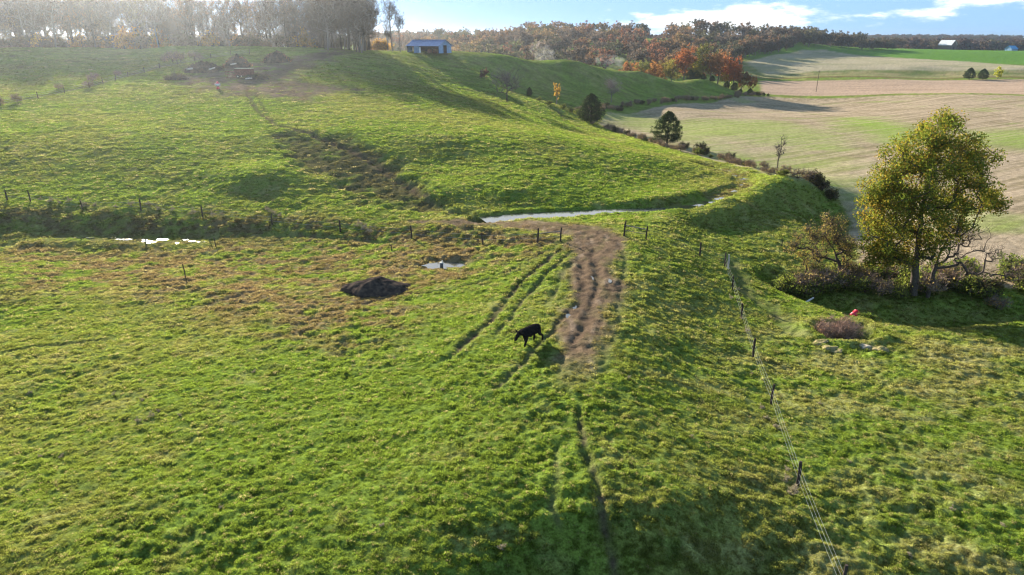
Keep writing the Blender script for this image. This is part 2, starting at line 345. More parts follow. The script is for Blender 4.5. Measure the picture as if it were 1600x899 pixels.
def colours(x, y, R):
    n1 = fbm(x/22, y/22, 71, 3); n2 = fbm(x/4.5, y/3.2, 72, 3); n3 = fbm(x/1.1, y/.9, 73, 2); n4 = gnoise(x/.3, y/.3, 74)
    c = lerp(np.broadcast_to(GRASS_A, x.shape+(3,)), GRASS_B, sstep(-.25, .35, n1+.5*n2))
    c = lerp(c, GRASS_C, .55*sstep(.0, .5, n3+.35*n2))
    dry = sstep(.12, .5, fbm(x/3.3, y/2.6, 75, 3)+.25*n1)
    c = lerp(c, DRY, .30*dry)
    # the pasture on the right is drier, the marsh is brown
    rightp = sstep(8, 22, x)*sstep(60, 45, y) if False else np.clip((x-8)/14, 0, 1)*np.clip((62-y)/12, 0, 1)
    c = lerp(c, DRY, .40*rightp*sstep(-.25, .4, n2+.4*n3))
    m = R['marsh']
    c = lerp(c, BROWN*1.1, m*.85*sstep(-.32, .18, n2+.6*n3+.25*n1))
    c = lerp(c, np.array((.16,.10,.062)), m*.45*sstep(.22, .5, fbm(x/7, y/2.2, 76, 3)))
    dam, _ = seg_dist(x, y, BANKL)
    c = lerp(c, BROWN*.7, .8*np.exp(-(dam/3.6)**2)*(y < 120)*sstep(-.35, .3, n3+n2))
    c = lerp(c, np.array((.064,.047,.030)), .80*R['erode']*sstep(-.95, .0, n2+.6*n3))  # eroded brown earth, darkened further to paint in the gully's shade
    c = lerp(c, np.array((.135,.095,.072)), R['mmud']*sstep(-.6, .05, n2+.6*n3)*.95)
    mud = R['mud']; mc = lerp(np.broadcast_to(MUD, x.shape+(3,)), MUDD, sstep(.05, .6, n3+.5*n2))
    mc = lerp(mc, np.array((.21,.155,.11)), .6*sstep(.12, .5, fbm(x/.8, y/2.4, 77, 2)))
    side = sstep(-.3, .35, fbm(x/1.4, y/2.6, 78, 3)+.1)
    c = lerp(c, mc, mud*np.clip(.86+.25*side, 0, 1))
    for poly, hw, dep, st in RUTS:
        P0 = np.array(poly); mm = (x > P0[:, 0].min()-4) & (x < P0[:, 0].max()+4) & (y > P0[:, 1].min()-4) & (y < P0[:, 1].max()+4)
        if not mm.any() or st == 0: continue
        xm = x[mm]; ym = y[mm]; d, t = seg_dist(xm+.35*gnoise(xm/2.5, ym/2.5, 51), ym, poly)
        fade = sstep(0, .08, t)*(1-sstep(.85, 1, t))
        k = st*fade*np.exp(-(d/(hw*1.35))**2)*np.clip(.75+.8*n3[mm], 0, 1)
        c[mm] = lerp(c[mm], MUDD*1.25, k)
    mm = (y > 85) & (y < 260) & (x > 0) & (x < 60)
    if mm.any(): bd = sstep(-.6, 1.2, sdist(x[mm], y[mm], BAND)); c[mm] = lerp(c[mm], np.array((.165,.205,.040)), .75*bd)  # short lane grass, its colour also lightened to stand for sunlight
    dl, _ = seg_dist(x, y, LANE); c = lerp(c, BROWN*.9, .75*np.exp(-(dl/1.4)**2)*sstep(-.4, .3, n2+n3)); dc_, tc_ = seg_dist(x, y, CHAN); c = lerp(c, BROWN*.75, .8*(tc_ > .42)*np.exp(-(dc_/2.2)**2)*sstep(-.4, .3, n2+n3))
    mot = fbm(x/9, y/3.2, 98, 3); hf = sstep(95, 230, y)*(1-R['field'])*(1-R['field2'])*(1-R['tan'])
    c = c*(1+hf*.55*mot)[..., None]; c = lerp(c, np.array((.115,.095,.05)), .45*hf*sstep(.12, .45, fbm(x/7, y/2.6, 99, 3)))
    # crop fields
    f = R['field']
    ux = x*.84+y*.54; uy = -x*.54+y*.84          # drill rows run slantwise
    st = fbm(ux/90, uy/1.6, 81, 3)
    fc = lerp(np.broadcast_to(TANC, x.shape+(3,)), TANB, sstep(-.2, .4, st+.5*fbm(x/12, y/12, 82, 2)))
    fc = fc*(1+.10*gnoise(ux/60, uy/.9, 83)-.12*sstep(.25, .5, gnoise(ux/130, uy/3.2, 89)))[..., None]
    gsum = np.zeros(x.shape)
    for poly, a in GREENS:
        gsum = np.maximum(gsum, a*sstep(-14, 6, sdist(x, y, poly)+8*fbm(x/9, y/9, 84, 3)))
    gsum = np.maximum(gsum, .55*sstep(.18, .5, fbm(x/26, y/18, 85, 3)))
    fc = lerp(fc, np.array((.17,.235,.04)), gsum*np.clip(.75+.7*st, 0, 1))
    c = lerp(c, fc, f)
    f2 = lerp(np.broadcast_to(np.array((.33,.235,.165)), x.shape+(3,)), np.array((.27,.19,.13)), sstep(-.2, .4, fbm(x/60, y/6, 86, 3)))
    c = lerp(c, f2, R['field2'])
    tn = lerp(np.broadcast_to(np.array((.31,.26,.17)), x.shape+(3,)), np.array((.23,.21,.115)), sstep(-.2, .4, fbm(x/40, y/14, 87, 3)))
    c = lerp(c, tn, R['tan'])
    # grass strip, roadside banks and the smooth sown field on the far hill
    sown = sstep(560, 600, y)*(1-R['tan'])*sstep(120, 170, x)
    c = lerp(c, np.array((.085,.175,.028)), sown*.9)
    bank = sstep(478, 486, y)*(1-sstep(560, 580, y))*(1-R['tan'])*(x > 150)
    c = lerp(c, lerp(np.broadcast_to(np.array((.12,.14,.045)), x.shape+(3,)), DRY*.9, sstep(-.2, .4, fbm(x/14, y/5, 88, 3))), bank)
    redline = np.exp(-((y-474)/2.6)**2)*(x > 110); c = lerp(c, np.array((.10,.045,.03)), redline*.75)
    c = lerp(c, DRY*1.05, .6*np.exp(-((y-481)/6)**2)*(x > 120))
    c = c*(1+.22*n3+.20*n4*(y < 90))[..., None]
    return np.clip(c, .005, .9)

# the ground: one sheet out to the horizon, rows closer together near by
ys = [-90, -60, -40, -25, -15, -8, -3, 2, 6, 9, 11.5, 13]
y_ = 14.0
while y_ < 330: ys.append(y_); y_ += max(.105, .0054*y_)
while y_ < 4200: ys.append(y_); y_ += .0125*y_
ys.append(5200); ys.append(7000); ys = np.array(ys)
NI, NO = 700, 44
ui = np.linspace(-1, 1, NI)
uo = 1+np.geomspace(.004, 1, NO)
sgn = np.concatenate([-uo[::-1], ui, uo])
Wy = .745*np.maximum(ys, 10)+9.5
inn = np.clip(sgn, -1, 1); outr = np.sign(sgn)*np.maximum(np.abs(sgn)-1, 0)
GX = inn[None, :]*Wy[:, None] + outr[None, :]*(150+1.1*Wy[:, None]+.35*np.maximum(ys, 0)[:, None])
GY = np.repeat(ys[:, None], len(sgn), 1)
GZ, RR = carve(GX.ravel(), GY.ravel())
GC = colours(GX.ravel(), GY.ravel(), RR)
nr, nc = GX.shape
def grid_mesh(name, V, nr, nc):
    me = bpy.data.meshes.new(name)
    me.vertices.add(len(V)); me.vertices.foreach_set('co', V.astype(np.float32).ravel())
    i = np.arange(nr*nc).reshape(nr, nc)
    q = np.stack([i[:-1, :-1], i[:-1, 1:], i[1:, 1:], i[1:, :-1]], -1).reshape(-1, 4)
    me.loops.add(q.size); me.loops.foreach_set('vertex_index', q.ravel().astype(np.int32))
    me.polygons.add(len(q)); me.polygons.foreach_set('loop_start', np.arange(0, q.size, 4, dtype=np.int32))
    me.update(calc_edges=True); me.shade_smooth()
    return me
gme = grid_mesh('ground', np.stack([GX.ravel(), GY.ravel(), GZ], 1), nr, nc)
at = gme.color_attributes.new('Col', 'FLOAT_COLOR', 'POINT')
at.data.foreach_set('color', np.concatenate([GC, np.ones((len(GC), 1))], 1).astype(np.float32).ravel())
print('ground', len(GZ), time.time()-T0)

def mat(name):
    m = bpy.data.materials.new(name); m.use_nodes = True; t = m.node_tree; t.nodes.clear()
    o = nd(t, 'ShaderNodeOutputMaterial'); return m, t, o
def simple(name, col, rough=.85, var=.25, scale=6, metal=0, spec=.3, bump=.0, col2=None):
    m, t, o = mat(name); p = nd(t, 'ShaderNodeBsdfPrincipled'); t.links.new(p.outputs[0], o.inputs[0])
    matte = spec < .35 and not metal
    if matte: p = nd(t, 'ShaderNodeBsdfDiffuse'); t.links.new(p.outputs[0], o.inputs[0])
    g = nd(t, 'ShaderNodeTexCoord'); n = nd(t, 'ShaderNodeTexNoise'); n.inputs['Scale'].default_value = scale; n.inputs['Detail'].default_value = 5
    t.links.new(g.outputs['Object'], n.inputs['Vector'])
    a = tuple(max(0, c*(1-var)) for c in col); b = col2 if col2 else tuple(min(1, c*(1+var)) for c in col)
    t.links.new(mixc(t, mrange(t, n.outputs['Fac'], .3, .7), a, b), p.inputs[0])
    if not matte: p.inputs['Roughness'].default_value = rough; p.inputs['Metallic'].default_value = metal; p.inputs['Specular IOR Level'].default_value = spec
    if bump:
        bp = nd(t, 'ShaderNodeBump'); bp.inputs['Strength'].default_value = bump; bp.inputs['Distance'].default_value = .03
        t.links.new(n.outputs['Fac'], bp.inputs['Height']); t.links.new(bp.outputs[0], p.inputs['Normal'])
    return m
# ground material
m_ground, t, o = mat('pasture_ground')
a = nd(t, 'ShaderNodeAttribute', attribute_name='Col'); g = nd(t, 'ShaderNodeTexCoord')
n1 = nd(t, 'ShaderNodeTexNoise'); n1.inputs['Scale'].default_value = 9; n1.inputs['Detail'].default_value = 6; n1.inputs['Roughness'].default_value = .7
t.links.new(g.outputs['Object'], n1.inputs['Vector'])
n2 = nd(t, 'ShaderNodeTexNoise'); n2.inputs['Scale'].default_value = .9; n2.inputs['Detail'].default_value = 5; n2.inputs['Roughness'].default_value = .65
t.links.new(g.outputs['Object'], n2.inputs['Vector'])
k = mathn(t, 'MULTIPLY', mrange(t, n1.outputs['Fac'], .25, .75, .35, 1.65, False), mrange(t, n2.outputs['Fac'], .25, .75, .7, 1.3, False))
sc_ = nd(t, 'ShaderNodeVectorMath', operation='SCALE'); t.links.new(a.outputs['Color'], sc_.inputs[0]); t.links.new(k, sc_.inputs['Scale'])
p = nd(t, 'ShaderNodeBsdfDiffuse'); t.links.new(sc_.outputs[0], p.inputs['Color'])
bp = nd(t, 'ShaderNodeBump'); bp.inputs['Strength'].default_value = .9; bp.inputs['Distance'].default_value = .10
hh = mathn(t, 'ADD', n1.outputs['Fac'], mathn(t, 'MULTIPLY', n2.outputs['Fac'], 2.0))
t.links.new(hh, bp.inputs['Height']); t.links.new(bp.outputs[0], p.inputs['Normal'])
t.links.new(p.outputs[0], o.inputs[0])
gme.materials.append(m_ground)
ground = bpy.data.objects.new('ground', gme); COL.objects.link(ground)
ground['kind'] = 'structure'; ground['label'] = 'rolling green pasture hills with muddy cattle track and harvested crop fields'

def gz(x, y):
    h, _ = carve(np.atleast_1d(np.float64(x)), np.atleast_1d(np.float64(y))); return float(h[0])

# ------------------------------------------------------------------ mesh builders
class MB:
    def __init__(s): s.v = []; s.f = []; s.m = []; s.c = []
    def add(s, V, Fc, mi=0, c=(1,1,1)):
        b = len(s.v); s.v += [tuple(p) for p in V]; s.c += [c]*len(V)
        s.f += [tuple(b+i for i in f) for f in Fc]; s.m += [mi]*len(Fc)
    def box(s, cx, cy, cz, sx, sy, sz, M=None, mi=0, c=(1,1,1)):
        V = [Vector((cx+sx*i/2, cy+sy*j/2, cz+sz*k/2)) for i in (-1,1) for j in (-1,1) for k in (-1,1)]
        if M is not None: V = [M @ p for p in V]
        s.add(V, [(0,1,3,2),(4,6,7,5),(0,4,5,1),(2,3,7,6),(0,2,6,4),(1,5,7,3)], mi, c)
    def tube(s, pts, rad, n=6, mi=0, c=(1,1,1), cap=True):
        pts = [Vector(p) for p in pts]; V = []; Fc = []
        for i, p in enumerate(pts):
            d = (pts[min(i+1, len(pts)-1)]-pts[max(i-1, 0)])
            if d.length < 1e-9: d = Vector((0,0,1))
            d.normalize(); a = d.cross(Vector((0,0,1)) if abs(d.z) < .9 else Vector((1,0,0))).normalized(); b = d.cross(a)
            r = rad[i] if hasattr(rad, '__len__') else rad
            V += [p+(a*math.cos(2*PI*k/n)+b*math.sin(2*PI*k/n))*r for k in range(n)]
        for i in range(len(pts)-1):
            for k in range(n): Fc.append((i*n+k, i*n+(k+1) % n, (i+1)*n+(k+1) % n, (i+1)*n+k))
        if cap: Fc.append(tuple(range(n-1, -1, -1))); Fc.append(tuple((len(pts)-1)*n+k for k in range(n)))
        s.add(V, Fc, mi, c)
    def mesh(s, name, mats, smooth=False):
        me = bpy.data.meshes.new(name); me.from_pydata(s.v, [], s.f); me.update()
        for m in (mats if isinstance(mats, (list, tuple)) else [mats]): me.materials.append(m)
        if any(s.m): me.polygons.foreach_set('material_index', s.m)
        at = me.color_attributes.new('Col', 'FLOAT_COLOR', 'POINT')
        at.data.foreach_set('color', np.array([(*c, 1) for c in s.c], np.float32).ravel())
        if smooth: me.shade_smooth()
        return me
    def build(s, name, mats, parent=None, smooth=False):
        o = bpy.data.objects.new(name, s.mesh(name, mats, smooth)); COL.objects.link(o)
        if parent: o.parent = parent
        return o
def npmesh(name, V, Fc, m, colr=None, smooth=False):
    """V (n,3), Fc (k,3|4) arrays"""
    me = bpy.data.meshes.new(name); V = np.asarray(V, np.float32); Fc = np.asarray(Fc, np.int32)
    me.vertices.add(len(V)); me.vertices.foreach_set('co', V.ravel())
    me.loops.add(Fc.size); me.loops.foreach_set('vertex_index', Fc.ravel())
    me.polygons.add(len(Fc)); me.polygons.foreach_set('loop_start', np.arange(0, Fc.size, Fc.shape[1], dtype=np.int32))
    me.update(calc_edges=True); me.materials.append(m)
    if colr is not None:
        at = me.color_attributes.new('Col', 'FLOAT_COLOR', 'POINT')
        at.data.foreach_set('color', np.concatenate([colr, np.ones((len(colr), 1))], 1).astype(np.float32).ravel())
    if smooth: me.shade_smooth()
    return me
def tag(o, label=None, cat=None, group=None, kind=None):
    if label: o['label'] = label
    if cat: o['category'] = cat
    if group: o['group'] = group
    if kind: o['kind'] = kind
    return o
def empty(name, loc, rz=0, sc=1):
    e = bpy.data.objects.new(name, None); COL.objects.link(e); e.location = loc; e.rotation_euler = (0, 0, rz); e.scale = (sc,)*3
    e.empty_display_size = .2; return e
def copy_tree(o, parent=None):
    c = o.copy(); COL.objects.link(c); c.parent = parent
    for ch in list(o.children): copy_tree(ch, c)
    return c

# ------------------------------------------------------------------ grass
def leaf_mat(name, trans=.45, src='attr', gain=1.0):
    m, t, o = mat(name)
    if src == 'inst': a = nd(t, 'ShaderNodeAttribute', attribute_name='tcol', attribute_type='INSTANCER'); c0 = a.outputs['Color']; b_ = nd(t, 'ShaderNodeAttribute', attribute_name='Col'); c0 = mixc(t, 1.0, c0, b_.outputs['Color'], 'MULTIPLY')
    else:
        a = nd(t, 'ShaderNodeAttribute', attribute_name='Col'); oi = nd(t, 'ShaderNodeObjectInfo'); c0 = mixc(t, 1.0, a.outputs['Color'], oi.outputs['Color'], 'MULTIPLY')
    d = nd(t, 'ShaderNodeBsdfDiffuse'); tr = nd(t, 'ShaderNodeBsdfTranslucent'); t.links.new(c0, d.inputs[0])
    s = nd(t, 'ShaderNodeVectorMath', operation='MULTIPLY'); t.links.new(c0, s.inputs[0]); s.inputs[1].default_value = (1.22*gain, 1.2*gain, .95*gain)
    t.links.new(s.outputs[0], tr.inputs[0]); mx = nd(t, 'ShaderNodeMixShader'); mx.inputs[0].default_value = trans
    t.links.new(d.outputs[0], mx.inputs[1]); t.links.new(tr.outputs[0], mx.inputs[2]); t.links.new(mx.outputs[0], o.inputs[0])
    return m
m_blade = leaf_mat('grass_blade', .60, 'inst', 1.35)
def tuft(seed, n, hgt, rad, wdt):
    r = np.random.default_rng(seed); V = []; Fc = []; C = []
    for i in range(n):
        a = r.uniform(0, 2*PI); d = rad*math.sqrt(r.uniform(0, 1)); x, y = d*math.cos(a), d*math.sin(a)
        la = a+r.normal(0, .9); ln = r.uniform(.25, .9)*hgt; h = hgt*r.uniform(.55, 1.1)*(1-.35*(d/rad)**2)
        wa = r.uniform(0, PI); wx, wy = math.cos(wa)*wdt/2, math.sin(wa)*wdt/2
        mx, my = x+math.cos(la)*ln*.3, y+math.sin(la)*ln*.3; tx, ty = x+math.cos(la)*ln, y+math.sin(la)*ln
        b = len(V); V += [(x-wx, y-wy, -.03), (x+wx, y+wy, -.03), (mx+wx*.9, my+wy*.9, h*.62), (mx-wx*.9, my-wy*.9, h*.62), (tx, ty, h)]
        Fc += [(b, b+1, b+2), (b, b+2, b+3), (b+3, b+2, b+4)]
        s = r.uniform(.75, 1.2); C += [(s*.8,)*3]*2+[(s,)*3]*2+[(s*1.15,)*3]
    return npmesh('grass_tuft', V, Fc, m_blade, np.array(C))
tufts = []
for i in range(4):
    o_ = bpy.data.objects.new('grass_tuft', tuft(100+i, (26, 22, 30, 18)[i], (.12, .15, .10, .19)[i], (.20, .18, .24, .16)[i], .028)); tufts.append(o_)
def instancer(name, pts, scl, tcol, rot, src, label):
    me = bpy.data.meshes.new(name); me.vertices.add(len(pts)); me.vertices.foreach_set('co', pts.astype(np.float32).ravel())
    for nm, ty, dat, key in (('tcol', 'FLOAT_COLOR', np.concatenate([tcol, np.ones((len(pts), 1))], 1), 'color'), ('scl', 'FLOAT_VECTOR', scl, 'vector'), ('rot', 'FLOAT_VECTOR', rot, 'vector')):
        a = me.attributes.new(nm, ty, 'POINT'); a.data.foreach_set(key, dat.astype(np.float32).ravel())
    o = bpy.data.objects.new(name, me); COL.objects.link(o)
    ng = bpy.data.node_groups.new(name, 'GeometryNodeTree')
    ng.interface.new_socket('Geometry', in_out='INPUT', socket_type='NodeSocketGeometry'); ng.interface.new_socket('Geometry', in_out='OUTPUT', socket_type='NodeSocketGeometry')
    gi = nd(ng, 'NodeGroupInput'); go = nd(ng, 'NodeGroupOutput'); iop = nd(ng, 'GeometryNodeInstanceOnPoints'); g2i = nd(ng, 'GeometryNodeGeometryToInstance')
    for s in reversed(src):
        oi = nd(ng, 'GeometryNodeObjectInfo'); oi.inputs['Object'].default_value = s; ng.links.new(oi.outputs['Geometry'], g2i.inputs[0])
    ng.links.new(gi.outputs[0], iop.inputs['Points']); ng.links.new(g2i.outputs[0], iop.inputs['Instance']); iop.inputs['Pick Instance'].default_value = True
    ri = nd(ng, 'FunctionNodeRandomValue', data_type='INT')
    [s for s in ri.inputs if s.enabled and s.name == 'Max'][0].default_value = len(src)-1
    ng.links.new([s for s in ri.outputs if s.enabled][0], iop.inputs['Instance Index'])
    for nm, sk in (('scl', 'Scale'), ('rot', 'Rotation')):
        na = nd(ng, 'GeometryNodeInputNamedAttribute', data_type='FLOAT_VECTOR'); na.inputs['Name'].default_value = nm
        so_ = [s for s in na.outputs if s.enabled and s.name == 'Attribute'][0]
        if sk == 'Rotation':
            e2r = nd(ng, 'FunctionNodeEulerToRotation'); ng.links.new(so_, e2r.inputs[0]); so_ = e2r.outputs[0]
        ng.links.new(so_, iop.inputs[sk])
    ng.links.new(iop.outputs[0], go.inputs[0])
    md = o.modifiers.new('tufts', 'NODES'); md.node_group = ng
    tag(o, label, 'grass', kind='stuff'); return o
def scatter(N, y0, y1, pw):
    """points over the ground ahead, thinning with distance"""
    yy = (y0**(1-pw)+(y1**(1-pw)-y0**(1-pw))*rng.random(N))**(1/(1-pw))
    xx = (rng.random(N)*2-1)*(.78*yy+7)
    return xx, yy
GN_ = 520000
tx_, ty_ = scatter(GN_, 17, 245, 1.0001)
tz_, tR = carve(tx_, ty_)
tC = colours(tx_, ty_, tR)
lush = .55*fbm(tx_/1.2, ty_/.95, 91, 2)+.6*gnoise(tx_/.42, ty_/.36, 93); big_ = fbm(tx_/5, ty_/4, 92, 2)
bare = np.clip(tR['mud']*1.05+tR['field']+tR['mmud']*.9+tR['erode']*.75, 0, 1)
for poly, hw, dep, st in RUTS:
    d, t_ = seg_dist(tx_+.35*gnoise(tx_/2.5, ty_/2.5, 51), ty_, poly); bare = np.maximum(bare, (st > .2)*np.exp(-(d/(hw*1.2))**4))
dch, tch = seg_dist(tx_, ty_, CHAN); bare = np.maximum(bare, 1.0*(dch < 1.35)*(tch < .6))
bare = np.maximum(bare, .95*(np.hypot((tx_-SPRINGP[0])/1.7, ty_-SPRINGP[1]) < 1.5)); bare = np.maximum(bare, .9*(np.hypot(tx_-HOLE[0], ty_-HOLE[1]) < 2.2))
dpu, _ = seg_dist(tx_, ty_, PUD_A[0]); bare = np.maximum(bare, .6*(dpu < 1.2))
keep = (rng.random(GN_) > bare) & (rng.random(GN_) < np.clip(.78+1.0*lush+.3*big_, .3, 1))
tx_, ty_, tz_, tC, lush, big_ = tx_[keep], ty_[keep], tz_[keep], tC[keep], lush[keep], big_[keep]
n_ = len(tx_)
base_s = (.62+.75*np.clip(lush+.25*big_+.15, -.25, .9))*rng.uniform(.55, 1.45, n_)*np.clip((ty_/34)**.55, .85, 2.6)*.62*(1-.5*sstep(190,250,ty_))
wide = np.clip((ty_/40)**.35, 1, 1.9)
scl = np.stack([base_s*wide, base_s*wide, base_s*(1-.25*sstep(60, 160, ty_))], 1)
rot = np.stack([rng.normal(0, .13, n_), rng.normal(0, .13, n_), rng.uniform(0, 2*PI, n_)], 1)
tcol = tC*rng.uniform(.58, 1.38, (n_, 1))*np.array((1.02, 1.02, .95))
strawy = (rng.random(n_) < .07)[:, None]; tcol = np.where(strawy, np.array((.27,.23,.11)), tcol)
instancer('pasture_grass', np.stack([tx_, ty_, tz_], 1), scl, tcol, rot, tufts, 'short tussocky green pasture grass covering the near slopes and hill')
print('tufts', n_, time.time()-T0)

# ------------------------------------------------------------------ water
m_water, t, o = mat('shallow_water'); p = nd(t, 'ShaderNodeBsdfPrincipled'); p.inputs['Base Color'].default_value = (.05,.055,.05,1); p.inputs['Roughness'].default_value = .10
p.inputs['Specular IOR Level'].default_value = .9; g = nd(t, 'ShaderNodeTexCoord'); n = nd(t, 'ShaderNodeTexNoise'); n.inputs['Scale'].default_value = 3; t.links.new(g.outputs['Object'], n.inputs['Vector'])
bp = nd(t, 'ShaderNodeBump'); bp.inputs['Strength'].default_value = .25; bp.inputs['Distance'].default_value = .02; t.links.new(n.outputs['Fac'], bp.inputs['Height']); t.links.new(bp.outputs[0], p.inputs['Normal'])
t.links.new(p.outputs[0], o.inputs[0])
def water_strip(name, poly, w, z, label):
    P0 = [Vector((a, b, z)) for a, b in poly]; Q = []
    for i in range(len(P0)-1):
        for k in range(6): Q.append(P0[i].lerp(P0[i+1], k/6))
    Q.append(P0[-1]); mb = MB(); V = []
    for i, q in enumerate(Q):
        d = (Q[min(i+1, len(Q)-1)]-Q[max(i-1, 0)]).normalized(); s = Vector((-d.y, d.x, 0)); f_ = i/len(Q); ww = w*(.85+.2*rnd.random())*(1 if f_ < .35 else max(.3, 1-(f_-.35)*1.15))
        V += [q-s*ww, q+s*ww]
    mb.add(V, [(2*i, 2*i+1, 2*i+3, 2*i+2) for i in range(len(Q)-1)])
    o = mb.build(name, m_water); tag(o, label, kind='structure'); return o
def water_pool(name, cx, cy, rx, ry, z, label):
    mb = MB(); V = [(cx, cy, z)]+[(cx+rx*math.cos(a*PI/12)*rnd.uniform(.8, 1.1), cy+ry*math.sin(a*PI/12)*rnd.uniform(.8, 1.1), z) for a in range(24)]
    mb.add(V, [(0, 1+i, 1+(i+1) % 24) for i in range(24)]); o = mb.build(name, m_water); tag(o, label, kind='structure'); return o
water_strip('water', CHAN[:6], 1.75, WATER_Z, 'long bright strip of shallow water curving behind the grassy bank')
for k in range(22):
    t_ = rnd.random()*5.6; a_ = CHAN[5+int(t_)]; b_ = CHAN[6+int(t_)]; f_ = t_-int(t_)
    qx, qy = a_[0]+(b_[0]-a_[0])*f_+rnd.uniform(-.8, .8), a_[1]+(b_[1]-a_[1])*f_+rnd.uniform(-.8, .8); r_ = rnd.uniform(.3, .75)
    water_pool('water', qx, qy, r_, r_*1.1, gz(qx, qy)+.03, 'small pool among the trampled grass where the water strip bends back')
for k, (px, py, r_) in enumerate(((118,371,.5),(134,370,.4),(141,372,.6),(176,371,.5),(182,374,.7),(196,375,.9),(206,373,.5),(222,374,.8),(229,377,.9),(236,380,.7),(243,376,.5),(254,373,.8),(278,381,.6),(290,373,.5),(300,377,.5),(314,376,.6))):
    q = G(px, py); water_pool('water', q[0], q[1], r_*.95, r_*.45, gz(*q)+.03, 'small glittering puddle in the row of puddles below the left fence')
water_pool('water', SPRINGP[0], SPRINGP[1], 2.4, 1.2, gz(SPRINGP[0], SPRINGP[1])+.03, 'small spring pool beside the short capped pipe in the marsh')
sp = G(1394, 492); water_pool('water', sp[0], sp[1], 1.6, .8, gz(*sp)+.08, 'small blue ditch pool in the shade right of the red bucket')
for a in ((924, 435), (888, 495), (952, 440), (897, 478)):
    q = G(*a); water_pool('water', q[0], q[1], .22, .55, gz(*q)+.0, 'small wet puddle in the wheel marks of the muddy track')

# ------------------------------------------------------------------ trees
def bark_mat(name, c): return simple(name, c, .95, .3, 9, 0, .1, .6)
m_bark = bark_mat('bark_dark', (.085,.068,.055)); m_barkg = bark_mat('bark_grey', (.17,.145,.13)); m_barkp = bark_mat('bark_pale', (.30,.26,.23))
m_twig, t, o = mat('twig'); a_ = nd(t, 'ShaderNodeAttribute', attribute_name='Col'); d_ = nd(t, 'ShaderNodeBsdfDiffuse'); t.links.new(a_.outputs['Color'], d_.inputs[0]); t.links.new(d_.outputs[0], o.inputs[0])
m_leaf = leaf_mat('leaf', .45, 'attr', 1.15); m_needle = leaf_mat('cedar_leaf', .22, 'attr', 1.0)

def skeleton(seed, targets, trunk, base_r, seg=.8, up=.25, tip=.012, wig=.18, expo=.5):
    """trunk = [(x,y,z)...]; every target point is joined to the nearest suitable node; returns nodes, parents, radii"""
    r = np.random.default_rng(seed); N = []; Pa = []
    for i in range(len(trunk)-1):
        a = np.array(trunk[i], float); b = np.array(trunk[i+1], float); k = max(1, int(np.ceil(np.linalg.norm(b-a)/seg)))
        for j in range(k):
            if i == 0 and j == 0: N.append(a); Pa.append(-1)
            N.append(a+(b-a)*(j+1)/k+r.normal(0, wig*.12, 3)*np.array((1, 1, 0))); Pa.append(len(N)-2)
    tr = np.array([len(trunk)]); ax = np.array(trunk[min(len(trunk)-1, 1)], float)
    T = np.array(targets, float); T = T[np.argsort(np.linalg.norm(T-ax, axis=1))]
    arr = np.zeros((len(T)*14+400, 3)); arr[:len(N)] = N; cnt = len(N); zmin = trunk[0][2]+ (trunk[-1][2]-trunk[0][2])*.22
    tips = []
    for t_ in T:
        A = arr[:cnt]; d = np.linalg.norm(A-t_, axis=1); dz = t_[2]-A[:, 2]
        cost = d + 1.1*np.maximum(0, -dz+up*d) + 50*(A[:, 2] < zmin)
        k = int(np.argmin(cost)); s = A[k].copy(); L_ = np.linalg.norm(t_-s); m = max(1, min(10, int(np.ceil(L_/seg)))); par = k
        off = r.normal(0, wig*L_*.35, 3); off[2] = abs(off[2])*.5-.0
        for j in range(1, m+1):
            f = j/m; q = s+(t_-s)*f+off*math.sin(PI*f)*.6
            if cnt >= len(arr): break
            arr[cnt] = q; Pa.append(par); par = cnt; cnt += 1
        tips.append(cnt-1)
    N = arr[:cnt]; Pa = np.array(Pa); w_ = np.zeros(cnt)
    w_[tips] += 1
    for i in range(cnt-1, 0, -1): w_[Pa[i]] += max(w_[i], .3)
    R = tip + (base_r-tip)*(w_/w_.max())**expo
    return N, Pa, R, tips
def tubes_np(N, Pa, R, minr=0.0):
    V = []; Fc = []; nv = 0
    for i in range(1, len(N)):
        if R[i] < minr: continue
        a = N[Pa[i]]; b = N[i]; d = b-a; l = np.linalg.norm(d)
        if l < 1e-6: continue
        d = d/l; n = 8 if R[i] > .14 else (5 if R[i] > .05 else 3)
        u = np.cross(d, (0, 0, 1) if abs(d[2]) < .9 else (1, 0, 0)); u /= np.linalg.norm(u); v = np.cross(d, u)
        an = np.arange(n)*2*PI/n; ring = np.outer(np.cos(an), u)+np.outer(np.sin(an), v)
        ra = min(R[Pa[i]], R[i]*1.35); V.append(a-d*ra*.3+ring*ra); V.append(b+ring*R[i])
        k = np.arange(n); k2 = (k+1) % n
        q = np.stack([nv+k, nv+k2, nv+n+k2, nv+n+k], 1); Fc.append(q); nv += 2*n
    return np.concatenate(V), np.concatenate(Fc)
def twigs_np(r, pts, n, ln, wd, upb=.5, c=(.12,.09,.075)):
    m = len(pts)*n; P0 = np.repeat(np.asarray(pts), n, 0)+r.normal(0, ln*.12, (m, 3))
    d = r.normal(0, 1, (m, 3)); d[:, 2] = np.abs(d[:, 2])*.7+upb; d /= np.linalg.norm(d, axis=1)[:, None]; l = ln*r.uniform(.4, 1.1, m)[:, None]
    s = np.cross(d, r.normal(0, 1, (m, 3))); s /= np.linalg.norm(s, axis=1)[:, None]
    mid = P0+d*l*.5+s*l*.08; e = mid+(d+r.normal(0, .25, (m, 3)))*l*.5
    V = np.stack([P0-s*wd/2, P0+s*wd/2, mid+s*wd*.4, mid-s*wd*.4, e, e+s*.002], 1).reshape(-1, 3)
    b = np.arange(m)[:, None]*6; Fc = np.concatenate([b+np.array([[0, 1, 2, 3]]), b+np.array([[3, 2, 5, 4]])])
    C = np.repeat(np.array(c)[None]*r.uniform(.7, 1.3, (m, 1)), 6, 0)
    return V, Fc, C
